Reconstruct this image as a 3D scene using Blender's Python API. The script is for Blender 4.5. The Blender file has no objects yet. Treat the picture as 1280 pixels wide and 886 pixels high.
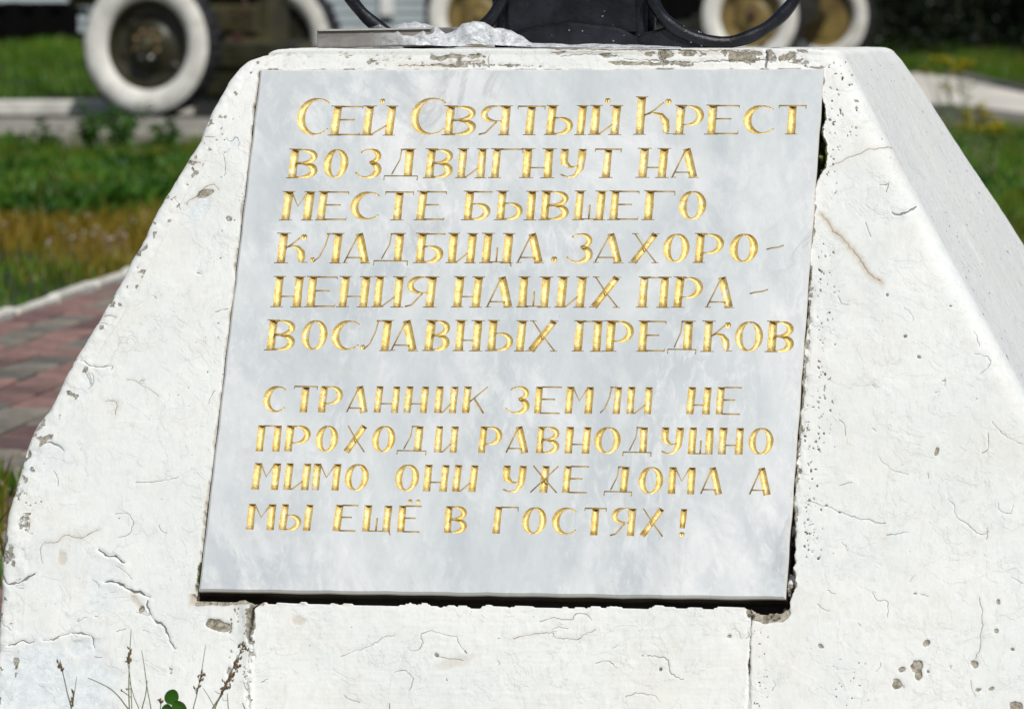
import bpy, math, random
import numpy as np
from mathutils import Vector, Matrix
from mathutils.geometry import delaunay_2d_cdt

random.seed(7); rng = np.random.default_rng(7)
scene = bpy.context.scene
COL = scene.collection
R = math.radians

# ------------------------------------------------------------------ camera
HC = 0.72                      # camera height above the ground
PITCH = R(4.7)
FPX = 5000.0                   # focal length in pixels of a 1280 wide picture
cam_d = bpy.data.cameras.new('camera'); cam = bpy.data.objects.new('camera', cam_d); COL.objects.link(cam)
cam.location = (0, 0, HC); cam.rotation_euler = (R(90) - PITCH, 0, 0)
cam_d.sensor_width = 36; cam_d.lens = FPX / 1280 * 36
cam_d.clip_start = 0.05; cam_d.clip_end = 2000
cam_d.dof.use_dof = True; cam_d.dof.focus_distance = 4.08; cam_d.dof.aperture_fstop = 12.3
scene.camera = cam

# ------------------------------------------------------------------ sky, sun
SUN_EL = 52.0
SUN_AZ = 20.0                  # degrees to the right of straight behind the camera
sdir = Vector((math.sin(R(SUN_AZ)) * math.cos(R(SUN_EL)), -math.cos(R(SUN_AZ)) * math.cos(R(SUN_EL)), math.sin(R(SUN_EL))))
world = bpy.data.worlds.new('World'); scene.world = world; world.use_nodes = True
wn = world.node_tree
sky = wn.nodes.new('ShaderNodeTexSky'); sky.sky_type = 'NISHITA'; sky.sun_disc = False
sky.sun_elevation = R(SUN_EL); sky.sun_rotation = R(180 - SUN_AZ); sky.air_density = 1.0; sky.dust_density = 1.5
bg = wn.nodes['Background']; bg.inputs['Strength'].default_value = 0.06
wn.links.new(sky.outputs[0], bg.inputs[0])
sun_d = bpy.data.lights.new('sun', 'SUN'); sun_d.energy = 3.55; sun_d.angle = R(0.53); sun_d.color = (1.0, 0.965, 0.9)
sun = bpy.data.objects.new('sun', sun_d); COL.objects.link(sun)
sun.rotation_euler = sdir.to_track_quat('Z', 'Y').to_euler()
scene.view_settings.view_transform = 'Standard'; scene.view_settings.look = 'None'
scene.view_settings.exposure = 0.05; scene.view_settings.gamma = 1.0
scene.render.engine = 'CYCLES'
scene.cycles.max_bounces = 8; scene.cycles.transparent_max_bounces = 12

# ------------------------------------------------------------------ geometry of view rays (to lay out the place)
CAM = np.array([0, 0, HC]); FW = np.array([0, math.cos(PITCH), -math.sin(PITCH)]); UP = np.array([0, math.sin(PITCH), math.cos(PITCH)])
def ray(px, py):
    return FW + np.array([1, 0, 0]) * (px - 640) / FPX - UP * (py - 443) / FPX
def at(px, py, Y):
    d = ray(px, py); return CAM + d * (Y / d[1])
def ground(px, py, z=0.0):
    d = ray(px, py); return CAM + d * ((z - HC) / d[2])
def proj(P):
    Q = P - CAM; d = Q @ FW
    return 640 + FPX * Q[..., 0] / d, 443 - FPX * (Q @ UP) / d

# ------------------------------------------------------------------ helpers
def tag(o, label=None, cat=None, group=None, kind=None):
    if label: o['label'] = label
    if cat: o['category'] = cat
    if group: o['group'] = group
    if kind: o['kind'] = kind
    return o
def empty(name, loc=(0, 0, 0), rz=0.0, **k):
    o = bpy.data.objects.new(name, None); COL.objects.link(o); o.location = loc; o.rotation_euler = (0, 0, rz)
    return tag(o, **k)
def link(name, me, parent=None, **k):
    o = bpy.data.objects.new(name, me); COL.objects.link(o)
    if parent: o.parent = parent
    return tag(o, **k)
def np_mesh(name, V, F, mat=None, smooth=True, attrs=None, tri=False):
    me = bpy.data.meshes.new(name)
    V = np.ascontiguousarray(V, dtype=np.float32); F = np.ascontiguousarray(F, dtype=np.int32)
    n = F.shape[1]
    me.vertices.add(len(V)); me.vertices.foreach_set('co', V.ravel())
    me.loops.add(F.size); me.loops.foreach_set('vertex_index', F.ravel())
    me.polygons.add(len(F)); me.polygons.foreach_set('loop_start', np.arange(len(F), dtype=np.int32) * n)
    me.update(calc_edges=True)
    if smooth: me.polygons.foreach_set('use_smooth', np.ones(len(F), dtype=bool))
    for k, a in (attrs or {}).items():
        at_ = me.attributes.new(k, 'FLOAT', 'POINT'); at_.data.foreach_set('value', np.ascontiguousarray(a, dtype=np.float32).ravel())
    if mat: me.materials.append(mat)
    return me
class MB:
    """collects shapes into one mesh"""
    def __init__(s): s.v = []; s.f = []; s.m = []; s.mi = 0
    def add(s, vs, fs):
        b = len(s.v); s.v += [tuple(v) for v in vs]; s.f += [tuple(b + i for i in f) for f in fs]; s.m += [s.mi] * len(fs); return s
    def box(s, c, d, rot=None, taper=1.0, bev=0.0):
        hx, hy, hz = d[0] / 2, d[1] / 2, d[2] / 2
        if bev <= 0:
            vs = [(x * (taper if z > 0 else 1), y * (taper if z > 0 else 1), z) for z in (-hz, hz) for y in (-hy, hy) for x in (-hx, hx)]
            fs = [(0, 2, 3, 1), (4, 5, 7, 6), (0, 1, 5, 4), (2, 6, 7, 3), (0, 4, 6, 2), (1, 3, 7, 5)]
        else:
            b = bev; vs = []
            rings = [(-hz, b), (-hz + b, 0), (hz - b, 0), (hz, b)]
            for z, i in rings:
                x, y = hx - i, hy - i
                c2 = b * .7 if i == 0 else b * .5
                vs += [(-x + c2, -y, z), (x - c2, -y, z), (x, -y + c2, z), (x, y - c2, z), (x - c2, y, z), (-x + c2, y, z), (-x, y - c2, z), (-x, -y + c2, z)]
            fs = [tuple(range(7, -1, -1)), tuple(range(24, 32))]
            for k in range(3):
                for j in range(8):
                    a = k * 8 + j; e = k * 8 + (j + 1) % 8
                    fs.append((a, e, e + 8, a + 8))
        M = rot if rot is not None else Matrix.Identity(3)
        C = Vector(c)
        return s.add([M @ Vector(v) + C for v in vs], fs)
    def tube(s, pts, r, n=8, cap=True, ref=None):
        pts = [Vector(p) for p in pts]; rs = r if isinstance(r, (list, tuple)) else [r] * len(pts)
        vs = []; fs = []; prev = None
        for i, p in enumerate(pts):
            t = (pts[min(i + 1, len(pts) - 1)] - pts[max(i - 1, 0)]).normalized()
            if prev is None:
                a = Vector((0, 0, 1)) if abs(t.z) < .9 else Vector((1, 0, 0))
                prev = t.cross(a).normalized()
            x = (prev - t * prev.dot(t)).normalized(); y = t.cross(x); prev = x
            for k in range(n):
                an = 2 * math.pi * k / n
                vs.append(p + (x * math.cos(an) + y * math.sin(an)) * rs[i])
        for i in range(len(pts) - 1):
            for k in range(n):
                a = i * n + k; b = i * n + (k + 1) % n
                fs.append((a, b, b + n, a + n))
        if cap: fs += [tuple(range(n - 1, -1, -1)), tuple(range((len(pts) - 1) * n, len(pts) * n))]
        return s.add(vs, fs)
    def lathe(s, prof, n=48, axis='y', c=(0, 0, 0), close=False):
        """prof: list of (radius, offset along axis)"""
        vs = []; fs = []
        for r, o in prof:
            for k in range(n):
                an = 2 * math.pi * k / n
                ca, sa = math.cos(an) * r, math.sin(an) * r
                vs.append((c[0] + ca, c[1] + o, c[2] + sa) if axis == 'y' else (c[0] + ca, c[1] + sa, c[2] + o))
        for i in range(len(prof) - (0 if close else 1)):
            j = (i + 1) % len(prof)
            for k in range(n):
                a = i * n + k; b = i * n + (k + 1) % n; c2 = j * n + (k + 1) % n; d = j * n + k
                fs.append((a, b, c2, d))
        return s.add(vs, fs)
    def mesh(s, name, mats, smooth=False):
        me = bpy.data.meshes.new(name); me.from_pydata(s.v, [], s.f)
        for m in (mats if isinstance(mats, (list, tuple)) else [mats]): me.materials.append(m)
        me.polygons.foreach_set('material_index', s.m)
        if smooth: me.polygons.foreach_set('use_smooth', [True] * len(s.f))
        me.validate(); me.update()
        return me
    def build(s, name, mats, parent=None, smooth=False, **k):
        return link(name, s.mesh(name, mats, smooth), parent, **k)
_T = rng.random((64, 64, 64)).astype(np.float32)
def vnoise(P, scale):
    """smooth value noise in 3-D, -1..1"""
    Q = (P * scale).astype(np.float64) + 1000.37
    I = np.floor(Q).astype(np.int64); Fr = (Q - I).astype(np.float32); Fr = Fr * Fr * (3 - 2 * Fr); I &= 63; J = (I + 1) & 63
    x, y, z = Fr[..., 0], Fr[..., 1], Fr[..., 2]
    def g(a, b, c): return _T[a, b, c]
    x0, y0, z0 = I[..., 0], I[..., 1], I[..., 2]; x1, y1, z1 = J[..., 0], J[..., 1], J[..., 2]
    v = ((g(x0, y0, z0) * (1 - x) + g(x1, y0, z0) * x) * (1 - y) + (g(x0, y1, z0) * (1 - x) + g(x1, y1, z0) * x) * y) * (1 - z) + \
        ((g(x0, y0, z1) * (1 - x) + g(x1, y0, z1) * x) * (1 - y) + (g(x0, y1, z1) * (1 - x) + g(x1, y1, z1) * x) * y) * z
    return v * 2 - 1
def fbm(P, scale, octv=4, gain=.5):
    t = 0; a = 1; s = 0
    for k in range(octv):
        t = t + vnoise(P + 3.1 * k, scale * 2 ** k) * a; s += a; a *= gain
    return t / s
def sstep(a, b, x):
    t = np.clip((x - a) / (b - a), 0, 1); return t * t * (3 - 2 * t)

# ------------------------------------------------------------------ materials
def mat(name, color=(.5, .5, .5), rough=.6, metal=0.0, bump=0.0, bscale=40, var=0.0, vscale=6, spec=None, coord='Object', stretch=(1, 1, 1), var2=None):
    m = bpy.data.materials.new(name); m.use_nodes = True; nt = m.node_tree; b = nt.nodes['Principled BSDF']
    b.inputs['Roughness'].default_value = rough; b.inputs['Metallic'].default_value = metal
    if spec is not None: b.inputs['Specular IOR Level'].default_value = spec
    tc = nt.nodes.new('ShaderNodeTexCoord'); mp = nt.nodes.new('ShaderNodeMapping'); mp.inputs['Scale'].default_value = stretch
    nt.links.new(tc.outputs[coord], mp.inputs[0])
    if var > 0:
        n = nt.nodes.new('ShaderNodeTexNoise'); n.inputs['Scale'].default_value = vscale; n.inputs['Detail'].default_value = 8; n.inputs['Roughness'].default_value = .65
        nt.links.new(mp.outputs[0], n.inputs[0])
        r = nt.nodes.new('ShaderNodeValToRGB'); c = color
        lo = var2 if var2 else tuple(max(0, x * (1 - var)) for x in c)
        r.color_ramp.elements[0].position = .35; r.color_ramp.elements[1].position = .65
        r.color_ramp.elements[0].color = (*lo, 1); r.color_ramp.elements[1].color = (*[min(1, x * (1 + var * .5)) for x in c], 1)
        nt.links.new(n.outputs[0], r.inputs[0]); nt.links.new(r.outputs[0], b.inputs['Base Color'])
    else:
        b.inputs['Base Color'].default_value = (*color, 1)
    if bump > 0:
        n2 = nt.nodes.new('ShaderNodeTexNoise'); n2.inputs['Scale'].default_value = bscale; n2.inputs['Detail'].default_value = 6
        nt.links.new(mp.outputs[0], n2.inputs[0])
        bp = nt.nodes.new('ShaderNodeBump'); bp.inputs['Strength'].default_value = 1.0; bp.inputs['Distance'].default_value = bump
        nt.links.new(n2.outputs[0], bp.inputs['Height']); nt.links.new(bp.outputs[0], b.inputs['Normal'])
    return m
class N:
    """tiny node graph writer"""
    def __init__(s, m): s.nt = m.node_tree; s.b = s.nt.nodes['Principled BSDF']
    def new(s, t, **k):
        n = s.nt.nodes.new(t)
        for a, v in k.items(): setattr(n, a, v)
        return n
    def l(s, a, b): s.nt.links.new(a, b)
    def attr(s, name):
        n = s.new('ShaderNodeAttribute'); n.attribute_name = name; return n.outputs['Fac']
    def noise(s, vec, scale, detail=6, rough=.6, stretch=None, dist=0.0):
        if stretch:
            mp = s.new('ShaderNodeMapping'); mp.inputs['Scale'].default_value = stretch; s.l(vec, mp.inputs[0]); vec = mp.outputs[0]
        n = s.new('ShaderNodeTexNoise'); n.inputs['Scale'].default_value = scale; n.inputs['Detail'].default_value = detail
        n.inputs['Roughness'].default_value = rough; n.inputs['Distortion'].default_value = dist
        s.l(vec, n.inputs[0]); return n.outputs[0]
    def ramp(s, f, a, b, ca=(0, 0, 0), cb=(1, 1, 1)):
        r = s.new('ShaderNodeValToRGB'); e = r.color_ramp.elements; e[0].position = a; e[1].position = b; e[0].color = (*ca, 1); e[1].color = (*cb, 1)
        s.l(f, r.inputs[0]); return r.outputs[0]
    def mix(s, f, a, b, mode='MIX'):
        n = s.new('ShaderNodeMix', data_type='RGBA', blend_type=mode)
        for v, i in ((f, 0), (a, 6), (b, 7)):
            if isinstance(v, (tuple, list)): n.inputs[i].default_value = (*v, 1)
            elif isinstance(v, (int, float)): n.inputs[i].default_value = v
            else: s.l(v, n.inputs[i])
        return n.outputs[2]
    def math(s, op, a, b=None, clamp=False):
        n = s.new('ShaderNodeMath', operation=op); n.use_clamp = clamp
        for i, v in enumerate((a, b)):
            if v is None: continue
            if isinstance(v, (int, float)): n.inputs[i].default_value = v
            else: s.l(v, n.inputs[i])
        return n.outputs[0]
    def bump(s, h, dist, prev=None):
        n = s.new('ShaderNodeBump'); n.inputs['Distance'].default_value = dist; s.l(h, n.inputs['Height'])
        if prev is not None: s.l(prev, n.inputs['Normal'])
        return n.outputs[0]

# whitewashed plaster: wear comes from where the surface is cracked, chipped, stained (attributes of the mesh)
m_plaster = bpy.data.materials.new('whitewashed_plaster'); m_plaster.use_nodes = True
g = N(m_plaster); tc = g.new('ShaderNodeTexCoord').outputs['Object']
lime = g.mix(g.ramp(g.noise(tc, 5, 7, .6), .35, .65), (.705, .73, .715), (.79, .80, .785))
lime = g.mix(g.math('MULTIPLY', g.ramp(g.noise(tc, 13, 10, .74, dist=.6), .52, .60), .32), lime, (.71, .685, .63))
lime = g.mix(g.math('MULTIPLY', g.ramp(g.noise(tc, 10, 10, .75, stretch=(1, 1, .4), dist=.3), .54, .62), .35), lime, (.60, .635, .645))
lime = g.mix(g.math('MULTIPLY', g.ramp(g.noise(tc, 120, 6, .7, stretch=(1, 1, .22)), .48, .68), .34), lime, (.58, .595, .59))
lime = g.mix(g.math('MULTIPLY', g.ramp(g.noise(tc, 3.5, 8, .7), .5, .7), .3), lime, (.80, .78, .72))
def crackle(sc, seed, w):
    v = g.new('ShaderNodeTexVoronoi', feature='DISTANCE_TO_EDGE'); v.inputs['Scale'].default_value = sc
    nz = g.new('ShaderNodeTexNoise'); nz.inputs['Scale'].default_value = sc * 2.2; nz.inputs['Detail'].default_value = 6; g.l(tc, nz.inputs[0])
    ad = g.new('ShaderNodeVectorMath', operation='MULTIPLY_ADD'); g.l(nz.outputs['Color'], ad.inputs[0]); ad.inputs[1].default_value = (.9 / sc,) * 3; g.l(tc, ad.inputs[2]); g.l(ad.outputs[0], v.inputs['Vector'])
    ln = g.ramp(v.outputs['Distance'], 0, w, (1, 1, 1), (0, 0, 0))
    return g.math('MULTIPLY', ln, g.ramp(g.noise(tc, sc * .42 + seed, 4, .6), .57, .68))
ck = crackle(17, .7, .016)
lime = g.mix(g.math('MULTIPLY', ck, .40), lime, (.36, .34, .31))
speck = g.ramp(g.noise(tc, 210, 3, .5), .72, .75)
speck = g.math('MULTIPLY', speck, g.ramp(g.noise(tc, 9, 4, .6), .5, .60))
lime = g.mix(g.math('MULTIPLY', speck, .6), lime, (.20, .18, .15))
cement = g.mix(g.ramp(g.noise(tc, 170, 6, .75), .38, .62), (.16, .14, .105), (.50, .465, .385))
thin = g.mix(g.ramp(g.noise(tc, 90, 8, .8), .4, .6), (.60, .645, .665), (.73, .765, .78))
fine = g.math('MULTIPLY', g.math('SUBTRACT', g.noise(tc, 210, 5, .75), .5), 1.5)
def crisp(f, lo=.38, hi=.58):
    return g.ramp(g.math('ADD', f, g.math('MULTIPLY', fine, g.ramp(f, .02, .3))), lo, hi)
c = g.mix(g.attr('thin'), lime, thin)
c = g.mix(g.attr('stain'), c, (.46, .36, .24))
cem = crisp(g.attr('cement')); c = g.mix(cem, c, cement)
mossc = g.mix(g.ramp(g.noise(tc, 220, 4, .7), .4, .6), (.014, .022, .005), (.13, .16, .05))
c = g.mix(crisp(g.attr('moss')), c, mossc)
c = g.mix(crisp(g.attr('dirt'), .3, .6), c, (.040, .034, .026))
cd = g.math('ABSOLUTE', g.math('ADD', g.attr('crack_d'), g.math('MULTIPLY', fine, .55)))
inn = g.math('SUBTRACT', g.math('MULTIPLY', g.attr('crack_w'), g.math('ADD', 1.0, fine)), cd)
line = g.ramp(inn, 0.0, .30)
# the ramp clamps at 0..1: shift so that half a pixel of softness stays
line = g.ramp(g.math('ADD', inn, .18), 0.0, .36)
c = g.mix(g.math('MULTIPLY', line, g.math('MULTIPLY', g.attr('crack_k'), .80, True)), c, (.035, .030, .024))
g.l(c, g.b.inputs['Base Color']); g.b.inputs['Roughness'].default_value = .85; g.b.inputs['Specular IOR Level'].default_value = .25
n1 = g.bump(g.noise(tc, 24, 9, .62, dist=.4), .0010)
n1 = g.bump(g.noise(tc, 120, 5, .7, stretch=(1, 1, .25)), .0007, n1)
lay = g.ramp(g.noise(tc, 11, 9, .6, dist=.5), .50, .52)
lay2 = g.ramp(g.noise(tc, 27, 8, .62, dist=.8), .56, .585)
n1 = g.bump(lay, .00022, n1); n1 = g.bump(lay2, .0002, n1)
n1 = g.bump(g.math('MULTIPLY', g.math('ADD', cem, line), -1.0), .0009, n1)
n1 = g.bump(g.math('MULTIPLY', ck, -1.0), .0002, n1)
g.l(n1, g.b.inputs['Normal'])

m_marble = bpy.data.materials.new('pale_grey_marble'); m_marble.use_nodes = True
g = N(m_marble); tc = g.new('ShaderNodeTexCoord').outputs['Object']
c = g.mix(g.ramp(g.noise(tc, 4.2, 10, .66, stretch=(1.4, 1, .6), dist=1.2), .36, .64), (.465, .51, .54), (.625, .655, .67))
streak = g.ramp(g.noise(tc, 85, 8, .72, stretch=(1.0, 1, .10), dist=.5), .48, .70)
streak = g.math('MULTIPLY', streak, g.ramp(g.noise(tc, 7, 5, .6, stretch=(1.5, 1, .5)), .40, .62))
c = g.mix(g.math('MULTIPLY', streak, .75), c, (.79, .80, .80))
vein = g.ramp(g.math('ABSOLUTE', g.math('SUBTRACT', g.noise(tc, 6.0, 8, .62, stretch=(1, 1, .8), dist=1.0), .5)), 0.0, .022, (1, 1, 1), (0, 0, 0))
vein = g.math('MULTIPLY', vein, g.ramp(g.noise(tc, 6, 3, .5), .52, .66))
mp = g.new('ShaderNodeMapping'); mp.inputs['Rotation'].default_value = (0, R(24), 0); g.l(tc, mp.inputs[0]); dg = mp.outputs[0]
for sc, st_, lo, hi, am, cc in ((17, (1, 1, .13), .48, .58, .8, (.76, .775, .775)), (10, (1, 1, .16), .50, .62, .62, (.44, .475, .51)), (55, (1, 1, .10), .53, .66, .62, (.79, .80, .80))):
    b_ = g.math('MULTIPLY', g.ramp(g.noise(dg, sc, 9, .68, stretch=st_, dist=.35), lo, hi), g.ramp(g.noise(tc, 3.7 + sc * .03, 4, .55), .42, .6)); c = g.mix(g.math('MULTIPLY', b_, am), c, cc)
c = g.mix(g.math('MULTIPLY', g.ramp(g.noise(tc, 26, 10, .78, dist=.4), .55, .68), .30), c, (.47, .46, .45))
c = g.mix(g.math('MULTIPLY', vein, .6), c, (.42, .42, .43))
c = g.mix(g.math('MULTIPLY', g.ramp(g.noise(tc, 9, 6, .7, stretch=(1, 1, .6)), .56, .72), .25), c, (.52, .55, .57))
c = g.mix(g.math('MULTIPLY', g.ramp(g.noise(tc, 420, 2, .5), .77, .79), .6), c, (.2, .2, .19))
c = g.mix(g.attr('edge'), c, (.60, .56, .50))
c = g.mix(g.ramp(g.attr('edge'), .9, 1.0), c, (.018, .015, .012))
g.l(c, g.b.inputs['Base Color']); g.b.inputs['Specular IOR Level'].default_value = .35
rn = g.new('ShaderNodeMapRange'); rn.inputs['To Min'].default_value = .4; rn.inputs['To Max'].default_value = .6
g.l(g.noise(tc, 40, 4), rn.inputs[0]); g.l(rn.outputs[0], g.b.inputs['Roughness'])
g.l(g.bump(g.noise(tc, 60, 6, .6, stretch=(1, 1, .3)), .0004), g.b.inputs['Normal'])

m_gold = bpy.data.materials.new('worn_gold_leaf'); m_gold.use_nodes = True
g = N(m_gold); tc = g.new('ShaderNodeTexCoord').outputs['Object']
c = g.mix(g.ramp(g.noise(tc, 160, 4, .6), .35, .65), (.66, .47, .14), (.90, .75, .35))
wearf = g.ramp(g.noise(tc, 190, 4, .7), .53, .62)
wearf = g.math('MULTIPLY', wearf, g.ramp(g.noise(tc, 14, 3, .5), .42, .6))
c = g.mix(wearf, c, (.68, .66, .58))
g.l(c, g.b.inputs['Base Color']); g.b.inputs['Roughness'].default_value = .46
g.l(g.math('MULTIPLY', g.math('SUBTRACT', 1.0, wearf), .55), g.b.inputs['Metallic'])
g.l(g.bump(g.noise(tc, 420, 4, .7), .0009), g.b.inputs['Normal'])
m_goldline = mat('gold_line', (.47, .33, .11), .55, .2, bump=.0004, bscale=300, var=.3, vscale=120)

m_black = bpy.data.materials.new('black_painted_iron'); m_black.use_nodes = True
g = N(m_black); tc = g.new('ShaderNodeTexCoord').outputs['Object']
fleck = g.math('MULTIPLY', g.ramp(g.noise(tc, 190, 3, .5), .695, .73), g.ramp(g.noise(tc, 25, 3, .5), .44, .58))
c = g.mix(fleck, g.mix(g.ramp(g.noise(tc, 30, 6, .7), .4, .62), (.004, .0045, .007), (.014, .016, .023)), (.6, .6, .57))
g.l(c, g.b.inputs['Base Color']); g.b.inputs['Roughness'].default_value = .38; g.b.inputs['Specular IOR Level'].default_value = .3
n1 = g.bump(g.noise(tc, 55, 7, .65, stretch=(.8, 1, 1.3)), .0016); g.l(n1, g.b.inputs['Normal'])

# ================================================================== the pedestal
PSI = R(-10.85); TILT = R(27.3)
RV = np.array([math.cos(PSI), math.sin(PSI), 0]); BV = np.array([-math.sin(PSI), math.cos(PSI), 0]); ZV = np.array([0, 0, 1.0])
UV_ = math.cos(TILT) * ZV + math.sin(TILT) * BV                 # up the slope of the front face
NV = -math.cos(TILT) * BV + math.sin(TILT) * ZV                  # out of the front face
PC = np.array([0.002, 4.089, HC - 0.305])                        # centre of the marble face
def onplane(px, py, off=0.0):
    """view ray met with the front face plane (off metres proud of it) -> (r, v)"""
    d = ray(px, py); P0 = PC + NV * off
    t = ((P0 - CAM) @ NV) / (d @ NV); P = CAM + d * t - P0
    return np.array([P @ RV, P @ UV_])
def rv3(r, v, off=0.0): return PC + RV * r + UV_ * v + NV * off
PROUD = 0.004
FRONT_OFF = -PROUD                                                # plaster lies a little behind the marble face

Lpx = [(333, 67.6), (323, 70.4), (309, 76.5), (297, 86), (286, 100), (270, 128), (260, 145), (247, 178), (235, 198), (215, 230), (195, 262), (180, 295), (163, 325), (150, 350), (138, 372), (122, 400), (105, 425), (92, 447), (82, 465), (72, 490), (58, 515), (45, 530), (37, 545), (30, 562), (24, 585), (15, 620), (8, 645), (4, 680), (1, 720), (-4, 790), (-12, 886), (-16, 940)]
Rpx = [(1050, 66), (1066, 95), (1085, 132), (1105, 172), (1127, 215), (1153, 262), (1180, 312), (1220, 385), (1280, 494), (1335, 590), (1372, 680), (1392, 780), (1408, 886), (1415, 940)]
Bpx = [(1116, 60), (1130, 76), (1150, 104), (1166, 128), (1190, 166), (1213, 202), (1247, 252), (1280, 304), (1320, 366), (1375, 460), (1420, 560), (1450, 680), (1470, 800), (1490, 940)]
Lrv = np.array([onplane(*p, FRONT_OFF) for p in Lpx]); Rrv = np.array([onplane(*p, FRONT_OFF) for p in Rpx])
VTOP = onplane(640, 68.5, FRONT_OFF)[1]; RC = .011                  # top of the sloping face, radius of its top arris
DTOP = 0.40
TOPP = PC + NV * FRONT_OFF + UV_ * VTOP
def local(P): Q = P - (PC + NV * FRONT_OFF); return Q @ RV, Q @ BV, Q @ ZV
# back face plane mirrors the front: b = b_top + DTOP + (z_top - z) * tan
zt = VTOP * math.cos(TILT); bt = VTOP * math.sin(TILT); tanT = math.tan(TILT)
Brz = []
for p in Bpx:
    d = ray(*p); Q0 = CAM - (PC + NV * FRONT_OFF)
    # b + z*tan = bt + DTOP + zt*tan
    k = bt + DTOP + zt * tanT
    t = (k - (Q0 @ BV) - (Q0 @ ZV) * tanT) / ((d @ BV) + (d @ ZV) * tanT)
    Q = Q0 + d * t; Brz.append((Q @ RV, Q @ ZV))
Brz = np.array(Brz)
VBOT = -(PC[2] + FRONT_OFF * NV[2]) / math.cos(TILT) - .02
STEP = .00145
nrow = int((VTOP - VBOT) / STEP)
vs_ = np.linspace(VBOT, VTOP, nrow)
zs_ = vs_ * math.cos(TILT)
def interp(x, arr, xc, yc):
    o = np.argsort(arr[:, xc]); return np.interp(x, arr[o, xc], arr[o, yc])
Lr = interp(vs_, Lrv, 1, 0); Rr = interp(vs_, Rrv, 1, 0); Br = interp(zs_, Brz, 1, 0)
Lr[vs_ > Lrv[0, 1]] = Lrv[0, 0] ; Rr[vs_ > Rrv[0, 1]] = Rrv[0, 0]
fb = vs_ * math.sin(TILT); bb = bt + DTOP + (zt - zs_) * tanT
BLr = Lr + .02
def section(i):
    """corner points (r,b) of row i, going left-back -> front-left -> front-right -> back-right"""
    return np.array([[BLr[i], bb[i]], [Lr[i], fb[i]], [Rr[i], fb[i]], [Br[i], bb[i]]])
rad = [.02, .011, .024, .02]
counts = {'edge': [36, 0, 0, 36], 'cor': [8, 12, 22, 12]}
nF = 950; nRt = 190; nLf = 40; nBk = 40
edge_n = [nLf, nF, nRt, nBk]                                      # after corner 0, 1, 2, 3
GR = []
for i in range(nrow):
    C4 = section(i); row = []
    ent = []
    for k in range(4):
        p = C4[k]; a = C4[k - 1]; b = C4[(k + 1) % 4]; r_ = rad[k]
        ua = (a - p) / np.linalg.norm(a - p); ub = (b - p) / np.linalg.norm(b - p)
        ent.append((p + ua * r_, p, p + ub * r_))
    for k in range(4):
        e0, p, e1 = ent[k]; n = counts['cor'][k]
        t = np.linspace(0, 1, n, endpoint=False)[:, None]
        row.append((1 - t) ** 2 * e0 + 2 * t * (1 - t) * p + t ** 2 * e1)
        nx = ent[(k + 1) % 4][0]; t = np.linspace(0, 1, edge_n[k], endpoint=False)[:, None]
        row.append(e1 * (1 - t) + nx * t)
    GR.append(np.concatenate(row))
GR = np.array(GR)                                                  # rows x cols x 2
ncol = GR.shape[1]
P3 = GR[..., 0:1] * RV + GR[..., 1:2] * BV + zs_[:, None, None] * ZV + (PC + NV * FRONT_OFF)
# rounded arris and the flat top
last = P3[-1]; cen = last.mean(0); rows = [P3]
for th in np.linspace(TILT, math.pi / 2, 9)[1:]:
    ins = RC * (math.cos(TILT) - math.cos(th)); up = RC * (math.sin(th) - math.sin(TILT))
    d = cen - last; L = np.linalg.norm(d, axis=1, keepdims=True); half = .2
    q = last + d * (ins / half); q = q + ZV * up; rows.append(q[None])
top = rows[-1][0]
for s_ in (list(np.linspace(0, .4, 60)[1:]) + [.5, .65, .8, .99]):
    q = top + (cen - top) * s_; q[:, 2] = top[:, 2]; rows.append(q[None])
P3 = np.concatenate(rows); nr_all = P3.shape[0]
TOPZ = float(top[:, 2].mean())
# outward normals of the grid
du = np.roll(P3, -1, 1) - np.roll(P3, 1, 1); dv = np.gradient(P3, axis=0)
NR = np.cross(du, dv); NR /= np.linalg.norm(NR, axis=2, keepdims=True) + 1e-12
PX, PY = proj(P3)
# which vertices belong to the front face
colk = np.arange(ncol); c0 = 8 + nLf + 12; c1 = c0 + nF
front = np.zeros((nr_all, ncol), bool); front[:, 8 + nLf:c1 + 22] = True
front[nrow + 14:, :] = False
ridx, cidx = np.where(front); X = PX[front]; Y = PY[front]; PF = P3[front]
wob = np.stack([vnoise(PF, 160), vnoise(PF + 5, 160)], -1) * 1.1 + np.stack([vnoise(PF, 60), vnoise(PF + 9, 60)], -1) * 1.6
XX = X + wob[:, 0]; YY = Y + wob[:, 1]
n_a = fbm(P3, 9, 3); n_b = fbm(P3 + 7, 45, 4, .6); n_c = fbm(P3 + 3, 150, 2)
D = n_a * .0018 + n_b * .00042 + n_c * .00008
flat_ = sstep(.1, .6, vnoise(P3 + 2, 12)); D *= (.55 + .75 * flat_)
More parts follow.
